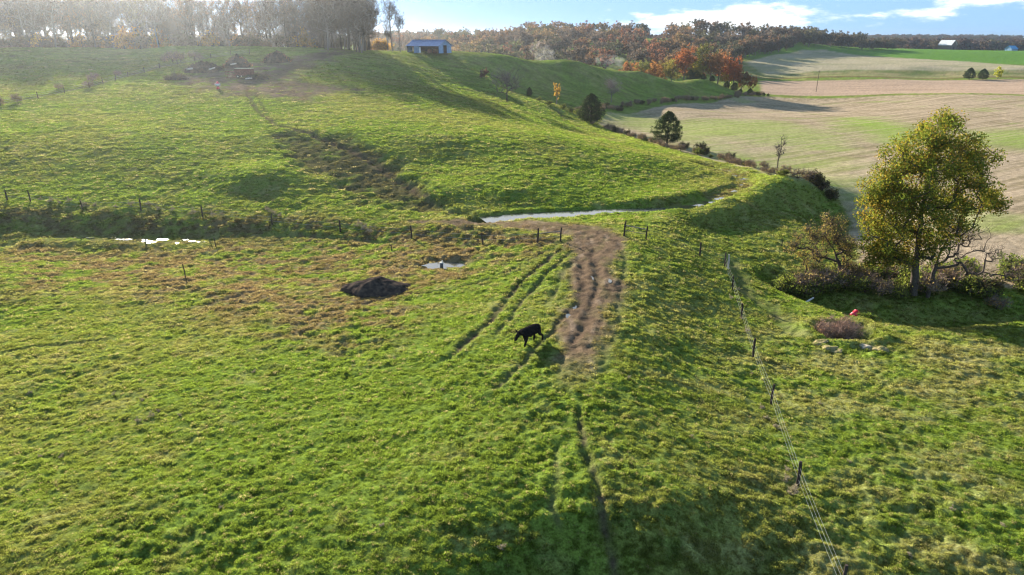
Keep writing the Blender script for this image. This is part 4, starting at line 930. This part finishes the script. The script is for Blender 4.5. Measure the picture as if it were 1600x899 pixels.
rail(fl, P3, 11, 12, 1.05)
RF = GL((975,370),(1009,376),(1093,400),(1132,419),(1144,453),(1158,498),(1177,558),(1204,632),(1246,757),(1312,935))
fr, P3r = fence('wire_fence', RF, 'wire fence running down the right side from the track gateway to the picture bottom', PM[:2], (.42, .78, 1.1), .004, sc=(1.15, 1.1, 1.0, 1.15, .95, 1.05))
rail(fr, P3r, 0, 1, 1.15); rail(fr, P3r, 0, 1, .6, .03)
HF = []
Q = GL((-60,176),(0,166),(60,155),(140,138),(200,121),(250,108),(330,92),(390,84),(440,79))
for a, b in zip(Q[:-1], Q[1:]):
    n = max(1, int(math.hypot(b[0]-a[0], b[1]-a[1])/5.5))
    HF += [(a[0]+(b[0]-a[0])*k/n, a[1]+(b[1]-a[1])*k/n) for k in range(n)]
fence('wire_fence', HF, 'old wire fence climbing the hilltop at the upper left', PM, (.4, .75, 1.1), .014)
for px, py, h, lb in ((290,436,1.45,'lone weathered post leaning in the marshy pasture'), (337,386,1.2,'single dark post just below the left wire fence'), (1296,434,1.1,'old short post inside the scrub thicket'), (1221,386,1.1,'dark post standing against the brushy bank left of the scrub tree'), (612,392,.7,'short dark stake in the brown marsh grass')):
    x, y = G(px, py); mb = MB(); mb.tube([(0,0,-.3),(.02,0,h*.5),(-.08,.03,h)], [.06,.055,.05], 8); o = mb.build('post', m_post); o.location = (x, y, gz(x, y)); tag(o, lb, 'post')
# the pale split post where the cross fence meets the right fence
x, y = G(1133, 420); mb = MB(); mb.tube([(.25,-.1,-.2),(.27,-.1,.9),(.20,-.1,1.5)], [.09,.10,.06], 7); o = mb.build('post', simple('pale_wood', (.50,.42,.34), .9, .2, 7, 0, .2, .4)); o.location = (x, y, gz(x, y)); tag(o, 'pale split wooden post leaning on the dark corner post', 'post')

# ------------------------------------------------------------------ the cow
def make_cow():
    V = []; E = []; Rd = []
    def chain(pts, start=None):
        last = start
        for p in pts:
            V.append(p[:3]); Rd.append(p[3] if len(p) == 4 else (p[3], p[4])); k = len(V)-1
            if last is not None: E.append((last, k))
            last = k
        return last
    # heading +x
    pel = chain([(-.62,0,1.12,.27,.31)])
    mid = chain([(-.30,0,1.04,.35,.38),(.05,0,1.00,.36,.40)], pel)
    sh = chain([(.42,0,1.08,.27,.33)], mid)
    nk = chain([(.72,0,1.17,.15,.25),(.93,0,1.17,.12,.18)], sh)
    hd = chain([(1.08,0,1.12,.14,.15),(1.20,0,1.02,.13,.15),(1.32,0,.88,.10,.12),(1.40,0,.76,.10,.10),(1.42,0,.72,.08,.06)], nk)
    ru = chain([(-.82,0,1.08,.20,.24)], pel)
    chain([(-.93,0,1.14,.05),(-1.0,0,.95,.028),(-1.0,.02,.65,.022),(-.99,.02,.42,.045)], ru)
    for s in (1, -1): chain([(1.05,.18*s,1.22,.05),(1.02,.31*s,1.25,.07),(1.0,.40*s,1.22,.02)], nk)
    fx = {1: .24, -1: -.14}; hx = {1: -.30, -1: .22}
    for s in (1, -1):
        chain([(.46,.18*s,.80,.12,.14),(.44+fx[s]*.5,.18*s,.50,.095),(.44+fx[s],.17*s,.22,.075),(.45+fx[s],.17*s,.06,.065),(.50+fx[s],.18*s,.0,.055)], sh)
        chain([(-.66,.18*s,.88,.17,.19),(-.58+hx[s]*.4,.18*s,.62,.11),(-.76+hx[s]*.9,.18*s,.38,.085),(-.70+hx[s],.17*s,.10,.056),(-.62+hx[s],.18*s,.0,.055)], pel)
    me = bpy.data.meshes.new('cow_cage'); me.from_pydata(V, E, []); ob = bpy.data.objects.new('cow_cage', me); COL.objects.link(ob)
    md = ob.modifiers.new('s', 'SKIN'); md.use_smooth_shade = True
    if not me.skin_vertices: me.skin_vertices.new() if hasattr(me.skin_vertices, 'new') else None
    if me.skin_vertices:
        for i, r in enumerate(Rd):
            me.skin_vertices[0].data[i].radius = r if isinstance(r, tuple) else (r, r)
            me.skin_vertices[0].data[i].use_root = (i == 0)
    sb = ob.modifiers.new('u', 'SUBSURF'); sb.levels = 2; sb.render_levels = 2
    dg = bpy.context.evaluated_depsgraph_get(); dg.update(); m2 = bpy.data.meshes.new_from_object(ob.evaluated_get(dg)); bpy.data.objects.remove(ob)
    m2.name = 'cow'; m2.materials.clear(); m2.materials.append(simple('black_hide', (.013,.011,.011), .75, .3, 8, 0, .1)); m2.shade_smooth(); return m2
cow = bpy.data.objects.new('cow', make_cow()); COL.objects.link(cow)
cx, cy = G(829, 536); hdg = math.atan2(-.66, -.75)
cow.location = (cx, cy, gz(cx, cy)-.03); cow.rotation_euler = (0, .05, hdg); cow.scale = (1.0, 1.0, 1.02)
tag(cow, 'black cow walking downhill with lowered head beside the muddy track', 'cow')

# ------------------------------------------------------------------ earth mound, standpipe, bucket, log, rocks, stump
m_soil = simple('dark_soil', (.040,.034,.034), .95, .45, 2.2, 0, .1, .8, (.075,.055,.042))
def heap(name, mt, rx, ry, h, seed, n=30, rough=.16):
    V = []; Fc = []; rings = 12
    for i in range(rings+1):
        f = i/rings
        for k in range(n):
            a = 2*PI*k/n; rr_ = f*(1+.14*math.sin(a*2+seed)+.08*math.sin(a*5+seed*2)); x, y = rx*rr_*math.cos(a), ry*rr_*math.sin(a)
            z = h*max(0, math.cos(f*PI/2))**.62*(1+.12*math.sin(a*3+seed)) + float(gnoise(x*1.3+seed, y*1.3))*rough*h*(1-f*.5) + float(gnoise(x*3.2+seed, y*3.2))*rough*h*.5
            V.append((x, y, z if i < rings else -.25))
    for i in range(rings):
        for k in range(n): Fc.append((i*n+k, i*n+(k+1) % n, (i+1)*n+(k+1) % n, (i+1)*n+k))
    mb = MB(); mb.add(V, Fc); o = mb.build(name, mt, None, False); return o
o = heap('dirt_mound', m_soil, 3.5, 2.5, 1.15, 3, 60, .10); x, y = G(588, 461); o.location = (x, y+1.6, gz(x, y+1.6)-.1); tag(o, 'low dark mound of bare earth in the marshy left pasture', 'mound')
x, y = G(690, 416); e = empty('standpipe', (x, y, gz(x, y)-.1)); tag(e, 'short dark standpipe with pale cap beside the spring pool', 'pipe')
mb = MB(); mb.tube([(0,0,0),(0,0,.72)], .17, 14); mb.build('pipe', simple('pipe_grey', (.10,.10,.11), .6, .2, 4), e, True)
mb = MB(); mb.tube([(0,0,.72),(0,0,.80)], [.21,.19], 14); mb.tube([(.05,0,.80),(.08,.02,.98)], [.07,.05], 8); mb.build('cap', simple('pipe_cap', (.66,.60,.52), .6, .15, 4), e)
m_red = simple('red_plastic', (.62,.02,.045), .45, .15, 3, 0, .5)
q_ = at_(1338, 474); e = empty('bucket', (q_[0], q_[1], q_[2]+.42), .5); e.rotation_euler = (0, 1.35, .5); tag(e, 'bright red plastic bucket lying on its side in the shaded thicket', 'bucket')
mb = MB(); mb.tube([(0,0,-.35),(0,0,.35)], [.26,.36], 18); mb.tube([(0,0,.33),(0,0,.38)], .39, 18); mb.build('tub', m_red, e, True)
mb = MB(); mb.tube([(.36*math.cos(a), .36*math.sin(a)*.25, .36+.30*math.sin(a)) for a in [PI*k/8 for k in range(9)]], .012, 5); mb.build('handle', m_wire, e)
x, y = G(1266, 456); mb = MB(); mb.tube([(-.9,-.5,.12),(0,0,.45),(.6,.35,.62)], [.11,.10,.08], 9); o = mb.build('fallen_log', simple('bare_wood', (.55,.52,.50), .8, .2, 5, 0, .3, .4)); o.location = (x, y, gz(x, y)); tag(o, 'pale barkless fallen log sticking out of the shaded ditch', 'log')
m_rock = simple('tan_rock', (.34,.28,.20), .9, .3, 3, 0, .2, .6)
for i, (px, py, r) in enumerate(((1283,536,.55),(1296,545,.5),(1308,548,.4),(1350,543,.45),(1362,545,.6),(1375,548,.5),(1322,524,.35))):
    bm = bmesh.new(); bmesh.ops.create_icosphere(bm, subdivisions=3, radius=r)
    for v in bm.verts: k = float(gnoise(v.co.x*2.2+i*7, v.co.y*2.2+v.co.z))*.5+float(gnoise(v.co.z*3+i, v.co.x*4))*.2; v.co *= 1+k; v.co.z *= .42; v.co.x *= 1.25
    me = bpy.data.meshes.new('clod'); bm.to_mesh(me); bm.free(); me.materials.append(m_rock if i in (3, 6) else simple('grassy_clod', (.20,.21,.06), .95, .4, 5, 0, .1, .6, (.28,.21,.12)))
    o = bpy.data.objects.new('clod', me); COL.objects.link(o); x, y = G(px, py); o.location = (x, y, gz(x, y)-.05)
    tag(o, ('grassy clod at the left rim of the hollow around the brown bush', 'grassy clod below the brown bush, middle of the three on the left rim', 'smallest grassy clod on the rim below the brown bush', 'pale tan rock on the right rim of the hollow', 'broad grassy clod right of the pale tan rock', 'outermost grassy clod right of the bush hollow', 'small tan stump of earth inside the hollow under the bush')[i], 'rock' if i == 3 else 'clod')
q_ = at_(1310, 518); tree_obj('shrub', shrub_parts(95, 2.6, 4.2, ((.30,.19,.12),(.24,.15,.10),(.34,.24,.15)), (.30,.20,.15), 5, 40, .12, 130), (q_[0], q_[1]+.1, q_[2]+.35), .4, 1.0, 'round reddish brown leafless bush growing out of a small hollow', 'bush')
# dead grass stalks and weeds in the damp ditch line of the left fence
SW = [shrub_parts(97+i, .8, .9, ((.45,.38,.22),(.38,.30,.16)), (.42,.34,.22), 3, 26, .05, 16) for i in range(2)]
for px, py in ((78,318),(84,316),(92,318),(128,322),(150,322),(182,326),(205,324),(250,330),(270,332),(300,336),(330,340),(420,332),(428,336),(440,340),(560,356),(568,360),(575,364),(345,338),(232,322),(108,316),(60,312),(1152,452),(1146,470),(1162,500),(1168,520),(1200,655),(1208,668),(1190,640),(1236,750),(1232,735),(1245,770)):
    x, y = G(px, py); rt = px > 1000
    shrub(SW[px % 2], x+wr.uniform(-.3, .3), y, wr.uniform(.7, 1.3)*(.7 if rt else 1), ('tuft of pale dead grass at the foot of the right wire fence' if rt else 'pale seeded weed clump along the left wire fence'), ('dead grass tufts of the right fence' if rt else 'pale weed clumps of the left fence'), None, 'weed')
for k in range(26):
    px = wr.uniform(20, 1580); py = wr.uniform(560, 880)
    if 820 < px < 980: continue
    x, y = G(px, py); shrub(SW[k % 2], x, y, wr.uniform(.28, .5), 'small dry weed standing in the open near pasture', 'small dry weeds scattered over the near pasture', None, 'weed')
for px, py, s in ((222,628,.5),(236,652,.55),(215,660,.5),(248,645,.4),(345,792,.4)):
    x, y = G(px, py); shrub(SW[px % 2], x, y, s, 'small patch of brown dead weeds in the lower left pasture', 'brown weed patches in the lower left pasture', None, 'weed')

# ------------------------------------------------------------------ hilltop: brush piles, hay wagon, feeder
m_brush = simple('brush_heap', (.050,.045,.040), .95, .5, 1.2, 0, .1, .8, (.10,.07,.05)); m_log = simple('pale_log', (.55,.50,.45), .8, .2, 4)
def brush_pile(px, py, w_, h, label, rust=False, nlog=2):
    x, y = G(px, py); e = empty('brush_pile', (x, y, gz(x, y)), wr.uniform(0, .4)); tag(e, label, 'brush pile')
    o = heap('heap', m_brush, w_/2*.92, w_*.3, h*.85, px*.1, 26, .3); o.parent = e
    r = np.random.default_rng(px); n = 70; a = r.uniform(0, 2*PI, n); f = np.sqrt(r.random(n)); pts = np.stack([w_/2*f*np.cos(a), w_*.3*f*np.sin(a), h*.75*np.cos(f*PI/2)], 1)
    V, Fc, C = twigs_np(r, pts, 9, 1.6, .05, .25, (.06,.05,.045)); o = bpy.data.objects.new('branches', npmesh('branches', V, Fc, m_twig, C)); COL.objects.link(o); o.parent = e; o['kind'] = 'stuff'
    pal = ((.34,.15,.06),(.28,.14,.07)) if rust else ((.10,.08,.04),(.07,.07,.03)); V, Fc, C = leaves_np(r, pts+np.array((0, .4, .25)), 9, .6, .3, pal); o = bpy.data.objects.new('dead_leaves', npmesh('dead_leaves', V, Fc, m_leaf, C)); COL.objects.link(o); o.parent = e; o['kind'] = 'stuff'
    for k in range(nlog):
        mb = MB(); lx = wr.uniform(-.3, .35)*w_; mb.tube([(lx-.9, -w_*.30-.2, h*.25), (lx+.7, -w_*.28-.2, h*.25+wr.uniform(.1, .5))], .16, 7); mb.build('log', m_log, e)
brush_pile(318, 112, 10.0, 2.6, 'dark brush pile with pale sawn logs, leftmost of the hilltop piles', False, 3)
brush_pile(371, 106, 7.6, 3.2, 'tall dark brush pile with rusty leaves behind the brown wagon', True, 1)
brush_pile(433, 97, 8.4, 3.0, 'dark brush pile with reddish top, rightmost of the hilltop piles', True, 0)
brush_pile(402, 124, 6.5, .9, 'low flat heap of dark debris right of the wagon', False, 1)
brush_pile(278, 124, 6.0, .9, 'low dark earth and brush heap at the left end of the bare ground', False, 0)
x, y = G(383, 122); e = empty('hay_wagon', (x, y, gz(x, y)), -.05); tag(e, 'rusty red brown box wagon with pale top edge on the bare hilltop', 'wagon')
m_rust = simple('rusty_box', (.155,.060,.048), .8, .35, 2, 0, .3, .4); m_pale = simple('pale_edge', (.62,.55,.45), .7, .1, 3); m_tyre = simple('tyre', (.02,.02,.02), .9, .1, 3)
mb = MB()
for k in range(9): mb.box(-1.9+k*.475, -1.0, 1.5, .455, .06, 1.7); mb.box(-1.9+k*.475, 1.0, 1.5, .455, .06, 1.7)
mb.box(-2.1, 0, 1.5, .06, 2, 1.7); mb.box(2.1, 0, 1.5, .06, 2, 1.7); mb.box(0, 0, .68, 4.2, 2, .08); mb.build('box', m_rust, e)
mb = MB(); mb.box(0, -1.02, 2.39, 4.3, .14, .10); mb.box(0, 1.02, 2.39, 4.3, .14, .10); mb.box(-2.1, 0, 2.39, .12, 1.9, .10); mb.box(2.1, 0, 2.39, .12, 1.9, .10); mb.build('rim', m_pale, e)
for sx in (-1.35, 1.35):
    for sy in (-1.1, 1.1):
        mb = MB(); mb.tube([(sx, sy-.11, .42), (sx, sy+.11, .42)], .42, 16); wv = mb.build('wheel', m_tyre, e); mb = MB(); mb.tube([(sx, sy-.13, .42), (sx, sy+.13, .42)], .2, 10); mb.build('rim', m_pale, wv)
mb = MB(); mb.tube([(-2.1,0,.6),(-3.9,-.2,.55)], .07, 6); mb.box(-3.9,-.2,.35,.12,.12,.5); mb.build('drawbar', m_rust, e)
x, y = G(362, 121); e = empty('hay_feeder', (x, y, gz(x, y)), .1); tag(e, 'low rusty feeder frame standing left of the brown wagon', 'feeder')
for k in range(12): a = 2*PI*k/12; mb = MB(); mb.tube([(1.4*math.cos(a), 1.4*math.sin(a), 0), (1.4*math.cos(a), 1.4*math.sin(a), 1.5)], .05, 5); mb.build('bar', m_rust, e)
for z in (.1, .75, 1.5): mb = MB(); mb.tube([(1.4*math.cos(2*PI*k/20), 1.4*math.sin(2*PI*k/20), z) for k in range(21)], .06, 5); mb.build('ring', m_rust, e)
o = heap('hay', simple('old_hay', (.30,.22,.14), .95, .3, 3), 1.2, 1.2, 1.0, 5, 18); o.parent = e
x, y = G(341, 139); e = empty('mineral_feeder', (x, y, gz(x, y))); tag(e, 'small red and white feeder tub on the bare ground left of the wagon', 'feeder')
mb = MB(); mb.tube([(0,0,0),(0,0,.6)], [.42,.25], 14); mb.build('stand', m_red, e, True); mb = MB(); mb.tube([(0,0,.6),(0,0,.85),(0,0,1.25)], [.3,.62,.62], 16); mb.build('tub', simple('white_tub', (.8,.70,.66), .6, .05, 3), e, True); mb = MB(); mb.tube([(0,0,1.25),(0,0,1.35),(0,0,1.75)], [.6,.38,.10], 14); mb.build('lid', m_red, e, True)

# ------------------------------------------------------------------ buildings
def metal_sheet(name, c, scl_=2.2):
    m, t, o = mat(name); p = nd(t, 'ShaderNodeBsdfDiffuse'); g = nd(t, 'ShaderNodeTexCoord'); w_ = nd(t, 'ShaderNodeTexWave', bands_direction='X'); w_.inputs['Scale'].default_value = scl_; n = nd(t, 'ShaderNodeTexNoise'); n.inputs['Scale'].default_value = 1.2
    t.links.new(g.outputs['Object'], w_.inputs['Vector']); t.links.new(g.outputs['Object'], n.inputs['Vector']); t.links.new(mixc(t, mrange(t, n.outputs['Fac'], .35, .65), tuple(x*.8 for x in c), c), p.inputs[0])
    bp = nd(t, 'ShaderNodeBump'); bp.inputs['Distance'].default_value = .03; t.links.new(w_.outputs['Fac'], bp.inputs['Height']); t.links.new(bp.outputs[0], p.inputs['Normal']); t.links.new(p.outputs[0], o.inputs[0]); return m
m_sheet = metal_sheet('shed_sheet', (.24,.36,.52)); m_roof = metal_sheet('shed_roof', (.15,.22,.38)); m_dark = simple('dark_timber', (.05,.042,.038), .9, .3, 4)
def barn_y(px, yy): kx, _ = ray(px, 80); return kx*yy
by = 249; bx = barn_y(671, by); e = empty('open_shed', (bx, by, gz(bx, by)-.1), math.radians(-27)); tag(e, 'long pale metal open fronted farm shed on the barn ridge', 'shed')
Lh, Dh, ev, rg = 6.4, 4.0, 2.5, 4.3
def slab(mb, a, b, c, d, th=.06):
    a, b, c, d = map(Vector, (a, b, c, d)); n = (b-a).cross(d-a).normalized()*th; V = [a, b, c, d, a-n, b-n, c-n, d-n]; mb.add(V, [(0,1,2,3),(7,6,5,4),(0,4,5,1),(1,5,6,2),(2,6,7,3),(3,7,4,0)])
np_ = 7
for side in (-1, 1):
    for k in range(np_):
        x0 = -Lh-.4+(2*Lh+.8)*k/np_; x1 = x0+(2*Lh+.8)/np_-.03; dz = .012*(k % 2); mb = MB()
        slab(mb, (x0, side*(Dh+.45), ev-.2+dz), (x1, side*(Dh+.45), ev-.2+dz), (x1, 0, rg+dz), (x0, 0, rg+dz)); mb.build('roof_sheet', m_roof, e)
mb = MB(); mb.box(0, 0, rg+.05, 2*Lh+.8, .3, .06); mb.build('ridge_cap', m_sheet, e)
mb = MB(); mb.box(0, Dh, ev/2, 2*Lh, .08, ev); mb.build('back_wall', m_sheet, e)
for sx in (-1, 1):
    mb = MB()
    for y0, y1 in ((-Dh, -1.1), (1.1, Dh)): mb.add([(sx*Lh, y0, 0), (sx*Lh, y1, 0), (sx*Lh, y1, ev+(rg-ev)*(1-abs(y1)/Dh)-.12), (sx*Lh, y0, ev+(rg-ev)*(1-abs(y0)/Dh)-.12)] + [(sx*(Lh-.08), y0, 0), (sx*(Lh-.08), y1, 0), (sx*(Lh-.08), y1, ev+(rg-ev)*(1-abs(y1)/Dh)-.12), (sx*(Lh-.08), y0, ev+(rg-ev)*(1-abs(y0)/Dh)-.12)], [(0,1,2,3),(7,6,5,4),(0,3,7,4),(1,5,6,2),(3,2,6,7)])
    mb.add([(sx*Lh, -1.1, 2.6), (sx*Lh, 1.1, 2.6), (sx*Lh, 1.1, 3.65), (sx*Lh, 0, rg-.12), (sx*Lh, -1.1, 3.65), (sx*(Lh-.08), -1.1, 2.6), (sx*(Lh-.08), 1.1, 2.6), (sx*(Lh-.08), 1.1, 3.65), (sx*(Lh-.08), 0, rg-.12), (sx*(Lh-.08), -1.1, 3.65)], [(0,1,2,3,4),(9,8,7,6,5),(0,5,6,1)]); mb.build('gable_wall', m_sheet, e)
for x0 in (-Lh+.1, -3.6, -1.4, 1.2, 3.8, Lh-.1): mb = MB(); mb.box(x0, -Dh, ev/2-.05, .18, .18, ev-.2); mb.build('post', m_post, e)
mb = MB(); mb.box(-2.5, -Dh-.12, 1.15, 2.1, .06, 2.2); mb.build('front_panel', m_sheet, e); mb = MB(); mb.box(0, -Dh-.02, ev-.28, 2*Lh, .1, .22); mb.build('front_beam', m_dark, e)
mb = MB(); mb.box(0, Dh-.2, ev/2, 2*Lh-.3, .05, ev-.1); mb.build('inner_wall', m_dark, e)
o_ = MB(); slab(o_, (-1.2,-Dh-.6,.1), (-.4,-Dh-.6,.1), (-.9,-Dh-.15,2.0), (-1.3,-Dh-.15,2.0)); bo = o_.build('leaning_sheet', simple('white_sheet', (.75,.75,.75), .6, .05, 3)); bo.matrix_world = Matrix.Translation(e.location) @ Matrix.Rotation(math.radians(-27), 4, 'Z'); tag(bo, 'white sheet of metal leaning against the front of the open shed', 'metal sheet')
for k, (hx_, hy_) in enumerate(((1.4,-2.2),(3.0,-2.0),(4.6,-2.3))):
    mb = MB(); mb.tube([(0,-.6,.7),(0,.6,.7)], .7, 16); bo = mb.build('hay_bale', simple('hay_bale', (.24,.12,.07), .95, .3, 6)); v = Matrix.Rotation(math.radians(-27), 4, 'Z') @ Vector((hx_, hy_, 0)); bo.location = Vector(e.location)+v; bo.rotation_euler = (0, 0, k); tag(bo, ('reddish round hay bale at the left inside the open shed', 'reddish round hay bale in the middle inside the open shed', 'reddish round hay bale nearest the gable inside the open shed')[k], 'hay bale')
def small_barn(name, px, yy, L_, W_, ev, rg, rz, wc_, rc, label, cat, door=True):
    x = (px-800)/1138*yy; e = empty(name, (x, yy, gz(x, yy)-.3), rz); tag(e, label, cat)
    mb = MB(); mb.box(0, -W_/2, ev/2, L_, .2, ev); mb.box(0, W_/2, ev/2, L_, .2, ev)
    for s in (-1, 1): mb.add([(s*L_/2, -W_/2, 0), (s*L_/2, W_/2, 0), (s*L_/2, W_/2, ev), (s*L_/2, 0, rg), (s*L_/2, -W_/2, ev)], [(0,1,2,3,4) if s > 0 else (4,3,2,1,0)])
    mb.build('wall', wc_, e)
    for s in (-1, 1): mb = MB(); slab(mb, (-L_/2-.5, s*(W_/2+.6), ev-.4), (L_/2+.5, s*(W_/2+.6), ev-.4), (L_/2+.5, 0, rg+.1), (-L_/2-.5, 0, rg+.1), .15); mb.build('roof', rc, e)
    if door: mb = MB(); mb.box(L_/2+.06, 0, 1.7, .1, 3.2, 3.4); mb.build('door', m_dark, e)
m_brn = simple('barn_board', (.16,.12,.10), .9, .2, 2); m_grt = metal_sheet('barn_roof_pale', (.75,.72,.68), 1.0)
small_barn('barn', 1484, 835, 15, 11, 5.5, 10.5, math.radians(-60), m_brn, m_grt, 'far weathered barn with pale lit roof at the rim of the green field', 'barn')
m_blue = metal_sheet('blue_roof', (.10,.32,.55), 1.0); small_barn('shed', 1586, 815, 9, 8, 2.6, 5.6, .3, m_sheet, m_blue, 'tiny far shed with a bright blue roof at the right picture edge', 'shed', False)
small_barn('house', 917, 420, 9, 7, 2.8, 5, .1, m_sheet, m_blue, 'small blue roofed building half hidden behind the ridge', 'house', False)
#small_barn('house', 955, 445, 16, 9, 3.4, 6.4, .15, m_grt, m_grt, 'low pale building behind the ridge beside the right smoke plume', 'house', False)
x, y = G(1275, 144); e = empty('utility_pole', (x, y, gz(x, y))); tag(e, 'lone thin utility pole standing in the grass strip between two fields', 'pole')
mb = MB(); mb.tube([(0,0,0),(.15,0,11.0)], [.16,.11], 8); mb.build('pole', m_post, e); mb = MB(); mb.box(.14, 0, 10.3, 2.0, .1, .12); mb.build('crossarm', m_post, e)
for s in (-.9, 0, .9): mb = MB(); mb.tube([(.14+s, 0, 10.36), (.14+s, 0, 10.6)], .05, 6); mb.build('insulator', m_pale, e)

# ------------------------------------------------------------------ smoke and air
def vol_mat(name, col, dens, aniso, noise=None, hgt=1):
    m, t, o = mat(name); v = nd(t, 'ShaderNodeVolumePrincipled'); v.inputs['Color'].default_value = (*col, 1); v.inputs['Density'].default_value = dens; v.inputs['Anisotropy'].default_value = aniso
    if noise:
        g = nd(t, 'ShaderNodeTexCoord'); n = nd(t, 'ShaderNodeTexNoise'); n.inputs['Scale'].default_value = noise; n.inputs['Detail'].default_value = 4; t.links.new(g.outputs['Object'], n.inputs['Vector'])
        t.links.new(mathn(t, 'MULTIPLY', mrange(t, n.outputs['Fac'], .35, .75), dens*2), v.inputs['Density'])
    t.links.new(v.outputs[0], o.inputs['Volume']); return m
m_smoke = vol_mat('smoke', (.95,.93,.92), .013, .3, .28)
for px, py, yy, w_, h, lb in ((848, 84, 420, 15, 14, 'thin white smoke drifting up behind the ridge, left of two plumes'), (955, 97, 430, 20, 9, 'pale smoke hanging behind the ridge, right of two plumes')):
    kx, kz = ray(px, py); bm = bmesh.new(); bmesh.ops.create_icosphere(bm, subdivisions=3, radius=1)
    for v in bm.verts: v.co.x *= w_/2; v.co.y *= 3; v.co.z *= h/2; v.co.x -= .5*v.co.z
    me = bpy.data.meshes.new('smoke'); bm.to_mesh(me); bm.free(); me.materials.append(m_smoke); o = bpy.data.objects.new('smoke', me); COL.objects.link(o); o.location = (kx*yy, yy, CAM_H+kz*yy); tag(o, lb, 'smoke', kind='stuff')
HAZE = True
if HAZE:
    mb = MB(); mb.box(0, 3500, 19, 15800, 7300, 62); hz = mb.build('haze', vol_mat('haze_air', (.90,.95,1.0), .00014, .90)); tag(hz, 'thin sunlit haze filling the air over the farmland', 'haze', kind='stuff')
print('done', time.time()-T0)
